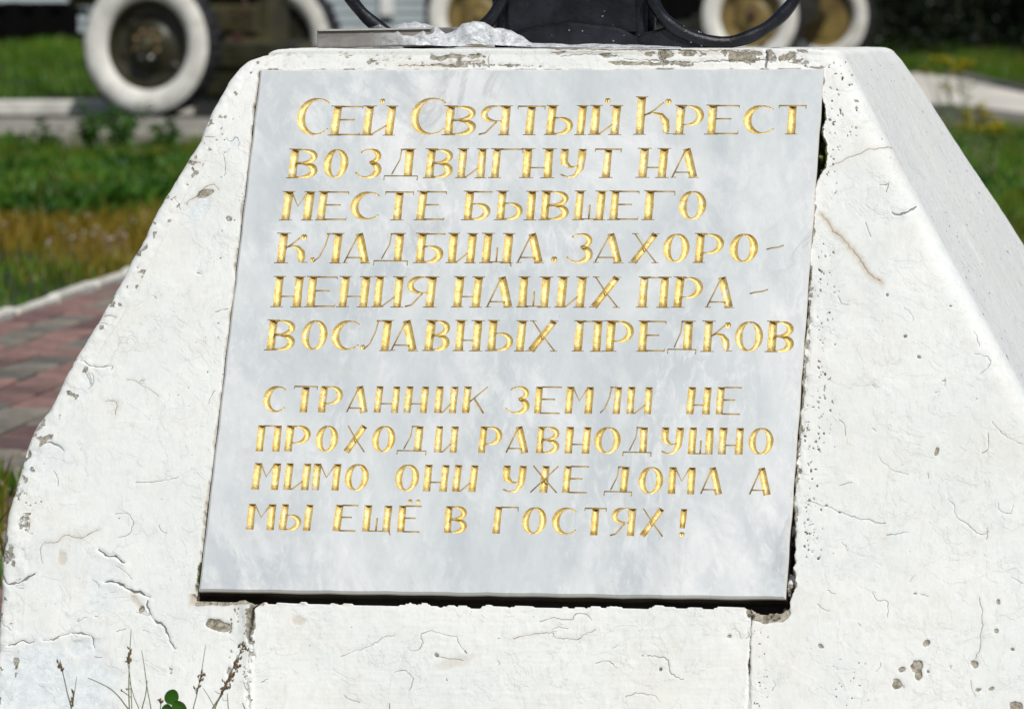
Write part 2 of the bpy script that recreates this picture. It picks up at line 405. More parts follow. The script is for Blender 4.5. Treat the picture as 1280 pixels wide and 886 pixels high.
# trowel lips: small terraces
te = fbm(P3 + 11, 16, 3, .6); D += (sstep(.08, .15, te) - .5) * .00022
te2 = fbm(P3 + 19, 28, 3, .6); D += (sstep(.20, .26, te2)) * .00022
A = {k: np.zeros(P3.shape[:2], np.float32) for k in ('dirt', 'cement', 'stain', 'moss', 'thin')}
Df = np.zeros(len(X)); F_ = {k: np.zeros(len(X), np.float32) for k in A}
CS = np.full(len(X), 4.0); CD = np.full(len(X), 9.0); CW = np.full(len(X), -9.0); CK = np.zeros(len(X))
def seg_dist(X, Y, pts):
    """distance to a polyline and the position along it 0..1"""
    best = np.full(len(X), 1e9); along = np.zeros(len(X)); side = np.zeros(len(X))
    n = len(pts) - 1
    for i in range(n):
        (x0, y0), (x1, y1) = pts[i], pts[i + 1]; dx, dy = x1 - x0, y1 - y0; L = dx * dx + dy * dy + 1e-9
        t = np.clip(((X - x0) * dx + (Y - y0) * dy) / L, 0, 1); d = np.hypot(X - x0 - dx * t, Y - y0 - dy * t)
        m = d < best; best[m] = d[m]; along[m] = ((i + t) / n)[m]; side[m] = (np.sign((X - x0) * dy - (Y - y0) * dx))[m]
    return best, along, side
crk = np.random.default_rng(99)
def crack(pts, w=1.0, depth=.0022, dark=.9, lip=.0008, off=(0, 0), sc=1.0, stain=0.0):
    if dark < .75: dark *= .62; depth *= .35; lip *= .4; w *= .85
    pts = [np.array((off[0] + x / sc, off[1] + y / sc), float) for x, y in pts]; q_ = []
    for i in range(len(pts) - 1):                                     # smoothed, then broken up into small irregular steps
        p0, p1, p2, p3 = pts[max(i - 1, 0)], pts[i], pts[i + 1], pts[min(i + 2, len(pts) - 1)]
        m_ = max(2, int(np.linalg.norm(p2 - p1) / 2.6))
        for k_ in range(m_):
            t = k_ / m_; q_.append(.5 * ((2 * p1) + (-p0 + p2) * t + (2 * p0 - 5 * p1 + 4 * p2 - p3) * t * t + (-p0 + 3 * p1 - 3 * p2 + p3) * t ** 3) + crk.normal(0, .55, 2))
    pts = q_ + [pts[-1]]
    xs = [p[0] for p in pts]; ys = [p[1] for p in pts]
    sel = np.where((X > min(xs) - 14) & (X < max(xs) + 14) & (Y > min(ys) - 14) & (Y < max(ys) + 14))[0]
    if len(sel) == 0: return
    d, a, s = seg_dist(XX[sel], YY[sel], pts)
    wv = w * (.35 + .65 * np.sqrt(np.clip(np.sin(np.pi * np.clip(a, .03, .97)), 0, 1))) * (1 + .5 * vnoise(PF[sel], 90))
    k = 1 - sstep(wv * .6, wv * .6 + 1.3, d)
    Df[sel] -= depth * .32 * k
    hw_ = np.where((a <= .0) | (a >= 1.0), -d, (.12 + .62 * wv * (.6 + .4 * dark)) * (.25 + .95 * sstep(-.6, .5, vnoise(PF[sel], 150))))
    sc_ = d - hw_; m = sc_ < CS[sel]; j = sel[m]
    CS[j] = sc_[m]; CD[j] = np.where(s[m] >= 0, 1, -1) * np.minimum(d[m], 9); CW[j] = np.maximum(hw_[m], -9); CK[j] = dark
    Df[sel] += lip * .28 * np.exp(-((d - 3) / 5) ** 2) * (s < 0) * (1 - k)
    if stain: F_['stain'][sel] = np.maximum(F_['stain'][sel], stain * np.exp(-(d / 4) ** 2))
def blob(cx, cy, rx, ry, rot=0.0, depth=.001, key='cement', amt=.9, rag=.5, fr=55, soft=.30):
    sel = np.where((np.abs(X - cx) < (rx + ry) * 1.6) & (np.abs(Y - cy) < (rx + ry) * 1.6))[0]
    if len(sel) == 0: return
    c_, s_ = math.cos(R(rot)), math.sin(R(rot)); dx = XX[sel] - cx; dy = YY[sel] - cy
    q = np.hypot((dx * c_ + dy * s_) / rx, (-dx * s_ + dy * c_) / ry) + rag * fbm(PF[sel], fr, 3, .6)
    k = 1 - sstep(1 - soft, 1 + soft, q)
    Df[sel] -= depth * .55 * k; F_[key][sel] = np.maximum(F_[key][sel], k * amt)
S3 = 2.972
c6 = dict(off=(0, 588), sc=S3); c4 = dict(off=(0, 290), sc=S3); c3 = dict(off=(850, 0), sc=S3); c5 = dict(off=(850, 290), sc=S3); c7 = dict(off=(425, 588), sc=S3); c8 = dict(off=(850, 588), sc=S3); c1 = dict(sc=S3)
# lower left cracks
crack([(165, 265), (205, 268), (240, 243), (300, 248), (345, 230), (372, 220)], .7, dark=.45, stain=.25, lip=.0014, **c6)
crack([(362, 290), (385, 305), (400, 315), (430, 316), (445, 335), (460, 343)], 1.9, .004, 1, .0016, **c6)
crack([(388, 412), (415, 408), (440, 415), (470, 432), (500, 448), (530, 455), (556, 470)], 2.0, .004, 1, .0018, **c6)
crack([(430, 350), (470, 380), (490, 400)], .4, dark=.3, **c6)
crack([(545, 480), (550, 515), (570, 560), (605, 573), (618, 600), (632, 635), (656, 662)], 1.3, .003, .95, .0006, **c6)
crack([(12, 400), (25, 418), (50, 423), (80, 412), (105, 400), (128, 384)], 1.4, .003, .9, **c6)
crack([(28, 648), (60, 640), (78, 627), (105, 632), (132, 628)], 1.2, .003, .9, **c6)
crack([(160, 626), (185, 633), (215, 620), (250, 602), (290, 603), (330, 612), (350, 635), (352, 660)], 1.2, .003, .85, .0014, **c6)
crack([(350, 690), (380, 690)], .5, dark=.4, **c6); crack([(500, 42), (600, 38), (660, 20)], .3, dark=.3, **c6)
crack([(160, 270), (150, 300), (155, 345)], .3, dark=.25, **c6)
crack([(430, 165), (470, 160), (495, 190), (480, 235), (440, 245)], .3, dark=.25, **c6)
crack([(590, 200), (600, 225), (620, 232)], .3, dark=.35, **c6)
crack([(430, 595), (470, 588)], .4, dark=.4, **c6); crack([(525, 598), (550, 600)], .5, dark=.4, **c6)
crack([(345, 400), (370, 425), (360, 440)], .3, dark=.35, **c6); crack([(0, 555), (40, 590)], .3, dark=.3, **c6)
crack([(200, 0), (215, 30), (210, 60)], .3, dark=.3, **c6); crack([(355, 542), (368, 542)], 1, dark=.8, **c6)
# left face
crack([(287, 478), (310, 476), (335, 492), (360, 496), (385, 505), (415, 500), (415, 515)], 1.0, .0025, .8, .0014, **c4)
crack([(310, 500), (325, 540), (330, 570)], .5, dark=.35, **c4); crack([(340, 520), (345, 560), (325, 580)], .5, dark=.35, **c4)
crack([(470, 548), (500, 552), (540, 575), (590, 610)], .5, dark=.35, stain=.12, **c4)
crack([(380, 312), (405, 308), (430, 322)], .7, dark=.6, **c4); crack([(340, 318), (350, 335), (400, 340)], .4, dark=.4, **c4)
crack([(735, 150), (755, 152)], .9, dark=.75, **c4); crack([(575, 235), (585, 245)], .8, dark=.6, **c4)
crack([(165, 782), (200, 785), (225, 795), (236, 815)], 1.1, .0025, .8, **c4); crack([(385, 630), (430, 630), (428, 680)], .5, dark=.4, stain=.2, **c4)
crack([(500, 130), (510, 125)], 1.2, dark=.9, **c4); crack([(330, 350), (325, 365)], 1.2, dark=.8, **c4)
crack([(770, 640), (790, 600), (800, 590)], .4, dark=.4, **c4); crack([(800, 300), (850, 285)], .7, dark=.6, **c4)
crack([(755, 505), (780, 505), (803, 510)], .8, dark=.6, **c1); crack([(840, 510), (850, 525), (880, 510), (892, 525), (885, 545)], .5, dark=.45, **c1)
crack([(640, 733), (660, 750), (668, 782)], .5, dark=.5, **c1)
crack([(693, 762), (700, 750), (735, 728), (765, 695), (795, 688), (812, 705)], .9, .002, .5, .0016, stain=.25, **c1)
crack([(830, 570), (840, 620), (832, 660)], .4, dark=.3, **c1); crack([(700, 600), (745, 605)], .8, dark=.4, stain=.3, **c1)
# right of the plaque
crack([(555, 618), (600, 600), (640, 582), (670, 572), (700, 556), (750, 548), (800, 549)], .7, dark=.55, stain=.15, **c3)
crack([(785, 783), (800, 793), (822, 798), (850, 780), (882, 766)], 1.2, .0025, .85, **c3)
crack([(738, 686), (760, 690), (776, 682)], 1.1, dark=.75, **c3); crack([(775, 685), (762, 715)], .8, dark=.6, **c3)
crack([(686, 818), (692, 840), (705, 880)], .6, dark=.5, **c3); crack([(850, 640), (856, 655)], .8, dark=.6, **c3)
crack([(980, 705), (992, 730)], .9, dark=.7, **c3)
crack([(525, 790), (560, 835), (590, 870), (640, 930), (700, 1010), (745, 1050)], .5, dark=.15, stain=.6, lip=0, **c3)
crack([(1100, 455), (1140, 462), (1155, 500), (1115, 530)], .6, dark=.4, **c5); crack([(1090, 365), (1105, 400), (1110, 430)], .5, dark=.4, **c5)
crack([(580, 235), (600, 262), (628, 268)], .6, dark=.5, **c5); crack([(830, 280), (860, 305), (865, 330)], .5, dark=.4, **c5)
crack([(970, 550), (990, 553)], .5, dark=.5, **c5); crack([(985, 540), (985, 570)], .5, dark=.5, **c5)
crack([(710, 725), (725, 740)], 1, dark=.7, **c5); crack([(1145, 745), (1150, 800), (1120, 825)], .6, dark=.45, **c5)
crack([(590, 690), (615, 720), (618, 760)], .4, dark=.4, **c5); crack([(740, 840), (790, 880), (850, 900)], .4, dark=.35, **c5)
crack([(1160, 705), (1200, 745), (1275, 790)], .4, dark=.35, **c5); crack([(1120, 80), (1130, 118)], .9, dark=.7, **c5)
crack([(1025, 25), (1045, 45)], .9, dark=.7, **c5); crack([(1230, 215), (1255, 245)], 1.1, dark=.8, **c5)
crack([(990, 100), (1012, 130), (1030, 175), (1075, 205), (1105, 232), (1140, 232), (1142, 205)], .8, dark=.5, lip=.0014, **c8)
crack([(1140, 210), (1140, 260)], .5, dark=.4, **c8); crack([(470, 110), (520, 130), (550, 135), (590, 150), (650, 172), (700, 180), (765, 197)], .8, dark=.5, **c8)
crack([(715, 455), (735, 480), (772, 490), (775, 545)], .8, dark=.5, lip=.0014, **c8); crack([(545, 445), (575, 465)], .5, dark=.4, **c8)
crack([(505, 495), (535, 520), (565, 518)], .6, dark=.45, **c8); crack([(1115, 470), (1120, 560), (1115, 640), (1100, 700)], .6, dark=.4, stain=.1, **c8)
crack([(1180, 120), (1195, 155), (1230, 160), (1240, 130)], .4, dark=.35, **c8); crack([(1230, 395), (1278, 415)], .6, dark=.5, **c8)
crack([(590, 50), (640, 42)], .5, dark=.4, **c8); crack([(480, 205), (500, 200)], .5, dark=.5, **c8); crack([(850, 225), (800, 235), (765, 238)], .5, dark=.4, **c8)
crack([(600, 262), (625, 285), (620, 300)], .5, dark=.4, **c8); crack([(660, 565), (672, 580)], .8, dark=.6, **c8)
# lower block
crack([(250, 652), (280, 668), (310, 640), (300, 610), (330, 592), (380, 605), (430, 610), (440, 640), (472, 665)], .6, dark=.4, **c7)
crack([(640, 618), (700, 608), (780, 600), (800, 615), (880, 628), (910, 600), (950, 585)], .7, dark=.4, stain=.15, **c7)
crack([(740, 560), (780, 545), (850, 548), (880, 528), (915, 532), (935, 555)], .6, dark=.4, **c7)
crack([(1140, 683), (1185, 685), (1220, 700), (1222, 735), (1240, 762), (1278, 770)], 1.1, .0025, .7, lip=.0014, **c7)
crack([(945, 715), (985, 700), (1015, 712), (1028, 730)], .5, dark=.35, **c7); crack([(15, 828), (30, 845), (75, 856)], 1.0, dark=.6, **c7)
crack([(1060, 840), (1110, 822), (1170, 835), (1190, 860)], .5, dark=.35, **c7); crack([(200, 740), (235, 742), (265, 770), (255, 815)], .4, dark=.35, **c7)
crack([(460, 660), (468, 675)], 1.2, dark=.8, **c7); crack([(0, 690), (60, 670), (150, 620), (200, 612)], .3, dark=.25, **c7)
crack([(460, 700), (400, 690), (360, 685)], .4, dark=.4, **c7)
for j in range(80):                                                 # short hairline cracks spread over the coats of whitewash
    x = random.uniform(10, 1300); y = random.uniform(120, 880); a = random.gauss(0, .8); L = random.uniform(5, 24)
    if 250 < x < 1030 and y < 750: continue
    q = [(x, y)]
    for s_ in range(4): a += random.gauss(0, .5); q.append((q[-1][0] + math.cos(a) * L / 4, q[-1][1] + math.sin(a) * L / 4))
    crack(q, random.uniform(.1, .5), dark=random.uniform(.05, .35), lip=random.uniform(0, .001))
# chips, bare patches
blob(273, 781, 15, 7, 12, .0035); blob(177, 761, 4, 4, 0, .003); blob(286, 839, 4, 7, 0, .002, amt=.5); blob(213, 838, 5, 5, amt=.4)
blob(258, 242, 11, 5, -15, .0015, amt=.8); blob(248, 262, 24, 12, -58, .0012, key='thin', amt=.9); blob(240, 203, 8, 4, 0, .0008, amt=.5); blob(286, 273, 4, 2.5, 0, .002)
blob(105, 480, 9, 16, 10, .0012, key='thin', amt=.6); blob(293, 177, 6, 6, 0, .0008, key='thin', amt=.9)
blob(55, 855, 78, 52, 15, .0016, key='thin', amt=1.0, rag=.7, fr=30); blob(105, 808, 22, 9, -20, .0016, key='thin', amt=1.0)
blob(130, 735, 26, 34, 20, .001, key='thin', amt=.75, rag=.7, fr=30); blob(60, 575, 28, 22, 0, .001, key='thin', amt=.45)
blob(30, 655, 9, 9, 40, .0012, amt=.5, rag=.9, fr=140); blob(22, 615, 9, 7, 0, .001, amt=.4, rag=.9, fr=140); blob(12, 690, 5, 12, 0, .001, amt=.5, rag=.9, fr=140)
blob(77, 695, 5, 9, 0, .001, key='stain', amt=.4); blob(170, 750, 4, 12, -30, .001, key='stain', amt=.5)
blob(36, 566, 3, 5, 0, .003, amt=.8); blob(8, 700, 4, 5, 0, .002, amt=.6)
blob(372, 775, 9, 6, 0, .0015, key='stain', amt=.35); blob(568, 826, 20, 7, -15, .0006, key='stain', amt=.22, rag=.8)
for x, y, a, b in ((1120, 855, 8, 7), (1126, 837, 5, 4), (1145, 833, 8, 6), (1147, 845, 4, 4), (1158, 804, 5, 4), (1219, 829, 4, 7), (1160, 838, 2, 2), (1247, 752, 2.5, 3), (1246, 787, 2, 2), (1266, 811, 3, 1.6), (1271, 883, 9, 6), (1172, 563, 3.5, 7), (1222, 862, 4, 1.6), (1238, 860, 3, 1.6), (1131, 419, 2, 2), (1150, 446, 2, 2), (1188, 382, 1.6, 1.6), (1109, 368, 1.6, 1.6), (1033, 632, 3, 2), (1026, 806, 3, 2), (911, 793, 3, 2), (827, 834, 2, 2), (803, 818, 1.6, 1.6), (546, 817, 2, 2), (103, 390, 2, 2), (148, 380, 2, 2), (281, 147, 1.8, 1.8), (1144, 742, 3, 1.6), (1050, 640, 2, 2)):
    blob(x, y, a, b, random.uniform(-40, 40), .0022, amt=.95, rag=.95, fr=95)
# speckles where paint flaked next to the plaque
def speckle(x0, y0, x1, y1, n, s0, s1, key='cement', dark=.0, fall=None):
    for j in range(n):
        x = random.uniform(x0, x1) if not fall else x0 + (x1 - x0) * random.random() ** fall
        y = random.uniform(y0, y1); s_ = random.uniform(s0, s1)
        s_ *= .82; blob(x, y, s_ * random.uniform(.8, 1.8), s_, random.uniform(0, 90), .0008, key, random.uniform(.45, .85), .5, 150)
        if random.random() < dark: blob(x, y, s_ * .7, s_ * .6, 0, .001, 'dirt', .8, .3, 150)
speckle(1036, 78, 1072, 175, 55, .8, 2.2, dark=.5); speckle(1034, 180, 1050, 250, 20, .7, 1.6, dark=.5)
speckle(1022, 300, 1045, 560, 110, .6, 1.7, fall=1.8, dark=.6); speckle(1006, 500, 1030, 700, 90, .7, 1.9, fall=1.8, dark=.6)
speckle(330, 66, 600, 84, 26, .8, 2.4, 'stain'); speckle(420, 68, 620, 84, 26, 1, 3)
speckle(5, 560, 60, 690, 22, .6, 1.8); speckle(1040, 820, 1090, 884, 40, .6, 1.4, dark=.4); speckle(940, 760, 960, 884, 30, .6, 1.6, dark=.4)
speckle(285, 760, 318, 884, 60, .6, 1.8); speckle(270, 120, 320, 330, 26, .6, 1.4); speckle(235, 400, 290, 690, 30, .6, 1.3)
speckle(60, 100, 1275, 880, 80, .5, 1.2, dark=.5)
# worn upper band, horizontal grain like old boards
for cx, cy, rx, ry in ((575, 71, 26, 4), (600, 80, 34, 3.5), (560, 82, 30, 2.5), (545, 72, 12, 3), (640, 82, 30, 2), (814, 68, 10, 4), (830, 68, 14, 7), (860, 66, 18, 5), (800, 80, 40, 2.5), (850, 80, 26, 3.5), (925, 73, 22, 9), (935, 66, 14, 6), (963, 70, 9, 10), (985, 72, 14, 8), (1000, 78, 18, 4), (760, 70, 14, 3), (700, 66, 10, 2.5), (470, 76, 12, 2.5), (1005, 65, 12, 3), (905, 66, 10, 4), (1020, 84, 12, 3)):
    blob(cx, cy, rx * .9, ry * .8, 2, .0010, 'cement', random.uniform(.5, .8), 1.2, 150)
crack([(780, 74), (815, 76), (850, 77), (895, 76), (960, 75)], .9, dark=.8); crack([(957, 62), (959, 74), (956, 86)], 1.4, .003, .95)
crack([(612, 68), (611, 86)], .6, dark=.6); crack([(826, 66), (829, 86)], .9, dark=.8); crack([(940, 58), (1000, 61), (1060, 60)], 1.0, dark=.6); crack([(690, 61), (760, 64), (830, 62), (900, 64), (950, 60)], 1.1, dark=.65, stain=.3)
crack([(700, 70), (740, 69), (780, 71)], .5, dark=.4); crack([(1000, 66), (985, 78), (1010, 82)], .5, dark=.5); crack([(500, 82), (560, 80), (600, 76)], .6, dark=.5, stain=.3)
# joints that part the lower block from the flanks
jl = [(331, 748), (322, 752), (315, 760), (314, 776), (312, 796), (315, 820), (309, 850), (311, 890), (310, 940)]
d, a, s_ = seg_dist(XX, YY, jl); m_ = (Y > 744)
k = (1 - sstep(1.2, 3.4, d)) * m_ * (1 - .72 * sstep(.3, .75, a)); Df -= .007 * k
F_['dirt'] = np.maximum(F_['dirt'], (1 - sstep(.6, 2.6, d)) * m_ * (1 - .8 * sstep(.15, .7, a)))
F_['cement'] = np.maximum(F_['cement'], (1 - sstep(2, 8, d + 3 * vnoise(PF, 120))) * m_ * (1 - .6 * sstep(.2, .7, a)) * .8)
dl = 1 - sstep(0, 16, np.where(XX < 312, 312 - XX, 99)); Df += .004 * dl * m_ * (1 - sstep(780, 880, Y))   # the left flank bulges over the joint
jr = [(936, 756), (939, 775), (938, 806), (936, 843), (932, 886), (931, 940)]
d, a, s_ = seg_dist(XX, YY, jr); k = (1 - sstep(.4, 1.8, d + .8 * vnoise(PF, 100))) * m_; Df -= .0022 * k
F_['dirt'] = np.maximum(F_['dirt'], k * .6 * sstep(-.4, .3, vnoise(PF, 50)))
blk = sstep(314, 318, XX) * (1 - sstep(936, 939, XX)) * sstep(750, 754, YY); Df -= .0022 * blk
hz = np.sin(YY * 1.05 + 1.5 * vnoise(PF, 20)) * vnoise(PF * np.array([1, 1, 3.]), 40); Df += .0001 * hz * blk
# horizontal boards grain on the block and the top band
grain = vnoise((np.stack([XX * .012, YY * .35, YY * 0], -1)), 1.0); Df += .00015 * grain * (blk + (YY < 90) * .9)
# ---- the recess that holds the marble
q4 = [(325, 87), (1030, 86), (982, 748), (248, 738)]
def inside_edge(x0, y0, x1, y1):                                     # signed distance, positive inside (clockwise in picture)
    L = math.hypot(x1 - x0, y1 - y0); return ((XX - x0) * -(y1 - y0) + (YY - y0) * (x1 - x0)) / L
eT = inside_edge(325, 87, 1030, 86); eR = inside_edge(1030, 86, 982, 748); eB = inside_edge(982, 748, 248, 738); eL = inside_edge(248, 738, 325, 87)
gl = 1.6 + 1.6 * sstep(560, 720, Y) + 1.0 * vnoise(PF, 50) * sstep(120, 200, Y) - 1.8 * (1 - sstep(95, 125, Y)) + 1.0 * vnoise(PF, 170)
gb = 12.3 + 3.5 * sstep(330, 560, X) * 0 + 1.6 * vnoise(PF, 45) + 2.0 * vnoise(PF, 130) + 9 * sstep(935, 955, X) * (1 - sstep(975, 984, X)) * .6
gr = -1.0 + 11 * np.exp(-((Y - 193) / 26) ** 2) + 6.0 * np.exp(-((Y - 145) / 14) ** 2) + 6 * sstep(625, 665, Y) + 4 * sstep(700, 725, Y) * (1 - sstep(735, 745, Y)) + 1.8 * sstep(300, 360, Y) + 2.4 * vnoise(PF, 60) * sstep(110, 160, Y) + 1.5 * vnoise(PF, 170)
ins = np.minimum(np.minimum(eT + 0.0 - 2.0, eR + gr), np.minimum(eB + gb, eL + gl))
rec = sstep(-.3, .9, ins)
# on the right the joint is partly stopped with rough mortar
mort = sstep(-6, 0, ins) * (eR < 2.5) * (YY > 255) * (YY < 735) * (1 - np.exp(-((Y - 690) / 22) ** 2) * .95) * (eB > 3)
core = sstep(1.0, 2.5, eR)
Df = Df * (1 - rec) - .030 * rec * (1 - .72 * mort * (1 - core)) + .0016 * fbm(PF, 220, 3, .7) * mort
F_['cement'] = np.maximum(F_['cement'], np.clip(mort * 1.0, 0, 1) * .85 * sstep(-.6, .2, vnoise(PF, 110)))
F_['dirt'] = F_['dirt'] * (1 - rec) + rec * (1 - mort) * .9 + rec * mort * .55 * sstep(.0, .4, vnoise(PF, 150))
rr_ = sstep(-10, -2, eR + 3.5 * vnoise(PF, 90)) * (eR < 1) * sstep(320, 380, YY) * (1 - sstep(690, 720, YY)) * (1 - rec)
F_['cement'] = np.maximum(F_['cement'], rr_ * .62 * sstep(-.7, .3, vnoise(PF, 200))); Df -= rr_ * .0015 * (1 + fbm(PF, 230, 2))
# dirty rim of the recess, rough lower lip
rim = sstep(-3.2, -.2, ins) * (1 - rec)
F_['stain'] = np.maximum(F_['stain'], rim * .45 * sstep(-.3, .5, vnoise(PF, 90)) * (YY > 100))
lowl = sstep(-9, -1, ins) * (1 - rec) * (YY > 742) * (XX < 330); F_['cement'] = np.maximum(F_['cement'], lowl * .95 * sstep(-.5, .3, vnoise(PF, 120))); F_['stain'] = np.maximum(F_['stain'], lowl * .7)
lowr = np.clip(1.3 - np.hypot((XX - 962) / 26, (YY - 764) / 13), 0, 1) * (1 - rec); lowr = sstep(.12, .4, lowr + .2 * vnoise(PF, 90))
F_['cement'] = np.maximum(F_['cement'], lowr); F_['dirt'] = np.maximum(F_['dirt'], lowr * .5 * sstep(.1, .35, vnoise(PF, 230)) * (1 - rec)); Df += lowr * (.0012 * fbm(PF, 230, 3, .8) - .0012)
ms = np.exp(-((YY - 190) / 30) ** 2) * sstep(-5.0, .5, ins) * (eR < 3) + np.exp(-((YY - 140) / 14) ** 2) * sstep(-9, 1, ins) * (eR < 3) * .8
F_['dirt'] *= 1 - .85 * np.clip(ms * 2, 0, 1)
ms = np.clip(ms * 1.6, 0, 1) * sstep(-.55, .0, vnoise(PF, 130)); F_['moss'] = np.maximum(F_['moss'], ms)
Df += ms * (.026 * rec + .002) * (0.6 + .5 * vnoise(PF, 200))
ml = np.exp(-((YY - 715) / 22) ** 2) * sstep(-4, 0, ins) * (eL < 3); F_['moss'] = np.maximum(F_['moss'], ml * .8)
D[front] = D[front] * (1 - rec) + Df
for k in A: A[k][front] = np.clip(F_[k], 0, 1)
for nm, arr, df in (('crack_d', CD, 9.0), ('crack_w', CW, -9.0), ('crack_k', CK * (1 - rec), 0.0)):
    A[nm] = np.full(P3.shape[:2], df, np.float32); A[nm][front] = arr
# right flank: slanting brush marks; thinner, cooler coat
rt = np.zeros((nr_all, ncol), bool); c1_ = 8 + nLf + 12 + nF; rt[:nrow, c1_ + 10:c1_ + 22 + nRt + 12] = True
PR_ = P3[rt]; br = vnoise(np.stack([(PR_ @ BV) * 120 + (PR_ @ ZV) * 20, (PR_ @ ZV) * 7, PR_ @ RV * 7], -1), 1.0)
D[rt] += .00028 * br; A['thin'][rt] = np.clip(.30 + .10 * br + .3 * fbm(PR_, 24, 4, .65), 0, 1)
spk = (vnoise(PR_, 230) > .80) & (vnoise(PR_, 25) > .0); A['dirt'][rt] = np.where(spk, .7, 0)
# ragged arris on the left
la = slice(8 + nLf - 6, 8 + nLf + 26); D[:nrow, la] += .0016 * fbm(P3[:nrow, la], 50, 3, .7) - .0012 * np.clip(vnoise(P3[:nrow, la], 28), 0, 1)
dirtL = (fbm(P3[:nrow, la], 120, 2) > .42); A['cement'][:nrow, la] = np.maximum(A['cement'][:nrow, la], dirtL * .6)
D[nrow + 14:] = fbm(P3[nrow + 14:], 40, 3) * .0008
P3 = P3 + NR * D[..., None]
idx = np.arange(nr_all * ncol).reshape(nr_all, ncol)
i0 = idx[:-1]; i1 = idx[1:]; Fq = np.stack([i0, np.roll(i0, -1, 1), np.roll(i1, -1, 1), i1], -1).reshape(-1, 4)
me = np_mesh('pedestal', P3.reshape(-1, 3), Fq, m_plaster, True, {k: v for k, v in A.items()})
ped = link('pedestal', me, label='whitewashed plaster pedestal with sloping cracked sides that carries the marble plaque', cat='pedestal')

# ================================================================== the marble plaque and its engraved gilt letters
Q4 = np.array([onplane(*p) for p in q4])
plaque = empty('marble_plaque', tuple(rv3(0, Q4[:, 1].min())), label='pale grey marble slab with gilded Russian inscription set in the white pedestal', cat='plaque')
bpy.context.view_layer.update()
PLI = Matrix.Translation(-Vector(plaque.location))
polys = []                                                            # (4 points) in plaque coordinates -> holes in the marble
letters = []
MM = .6 / 720                                                         # a picture pixel on the plaque, in metres
def ribbon(pts, ws, dep):
    """variable-width stroke; returns verts (r,v,off), faces and hole quads. Cross section: rim, wall, floor, wall, rim"""
    P = np.array(pts, float); W = np.array(ws, float) / 2
    n = len(P); T = np.gradient(P, axis=0); T /= np.linalg.norm(T, axis=1, keepdims=True) + 1e-12
    Nn = np.stack([-T[:, 1], T[:, 0]], -1)
    prof = [(-1, .0), (-.62, .55), (-.12, 1.0), (.45, .75), (1, .0)]
    V = []
    for i in range(n):
        dd = min(dep, W[i] * 1.15)
        for a, z in prof:
            p = P[i] + Nn[i] * W[i] * a
            endk = 1.0
            V.append((p[0], p[1], .00004 - dd * z * endk))
    m = len(prof); Fc = []
    for i in range(n - 1):
        for k in range(m - 1): Fc.append((i * m + k, i * m + k + 1, (i + 1) * m + k + 1, (i + 1) * m + k))
    # end walls up to the surface
    for e in (0, n - 1):
        b = len(V); pa = P[e] - Nn[e] * W[e]; pb = P[e] + Nn[e] * W[e]
        Fc.append(tuple(e * m + k for k in (range(m) if e == 0 else range(m - 1, -1, -1))))
    quads = [(P[i] - Nn[i] * W[i], P[i] + Nn[i] * W[i], P[i + 1] + Nn[i + 1] * W[i + 1], P[i + 1] - Nn[i + 1] * W[i + 1]) for i in range(n - 1)]
    return V, Fc, quads
TH = 10.2; HL = 2.0                                                   # stem and hairline widths in picture pixels
def arc(cx, cy, rx, ry, a0, a1, n=14):
    return [(cx + rx * math.cos(R(a0 + (a1 - a0) * i / (n - 1))), cy + ry * math.sin(R(a0 + (a1 - a0) * i / (n - 1)))) for i in range(n)]
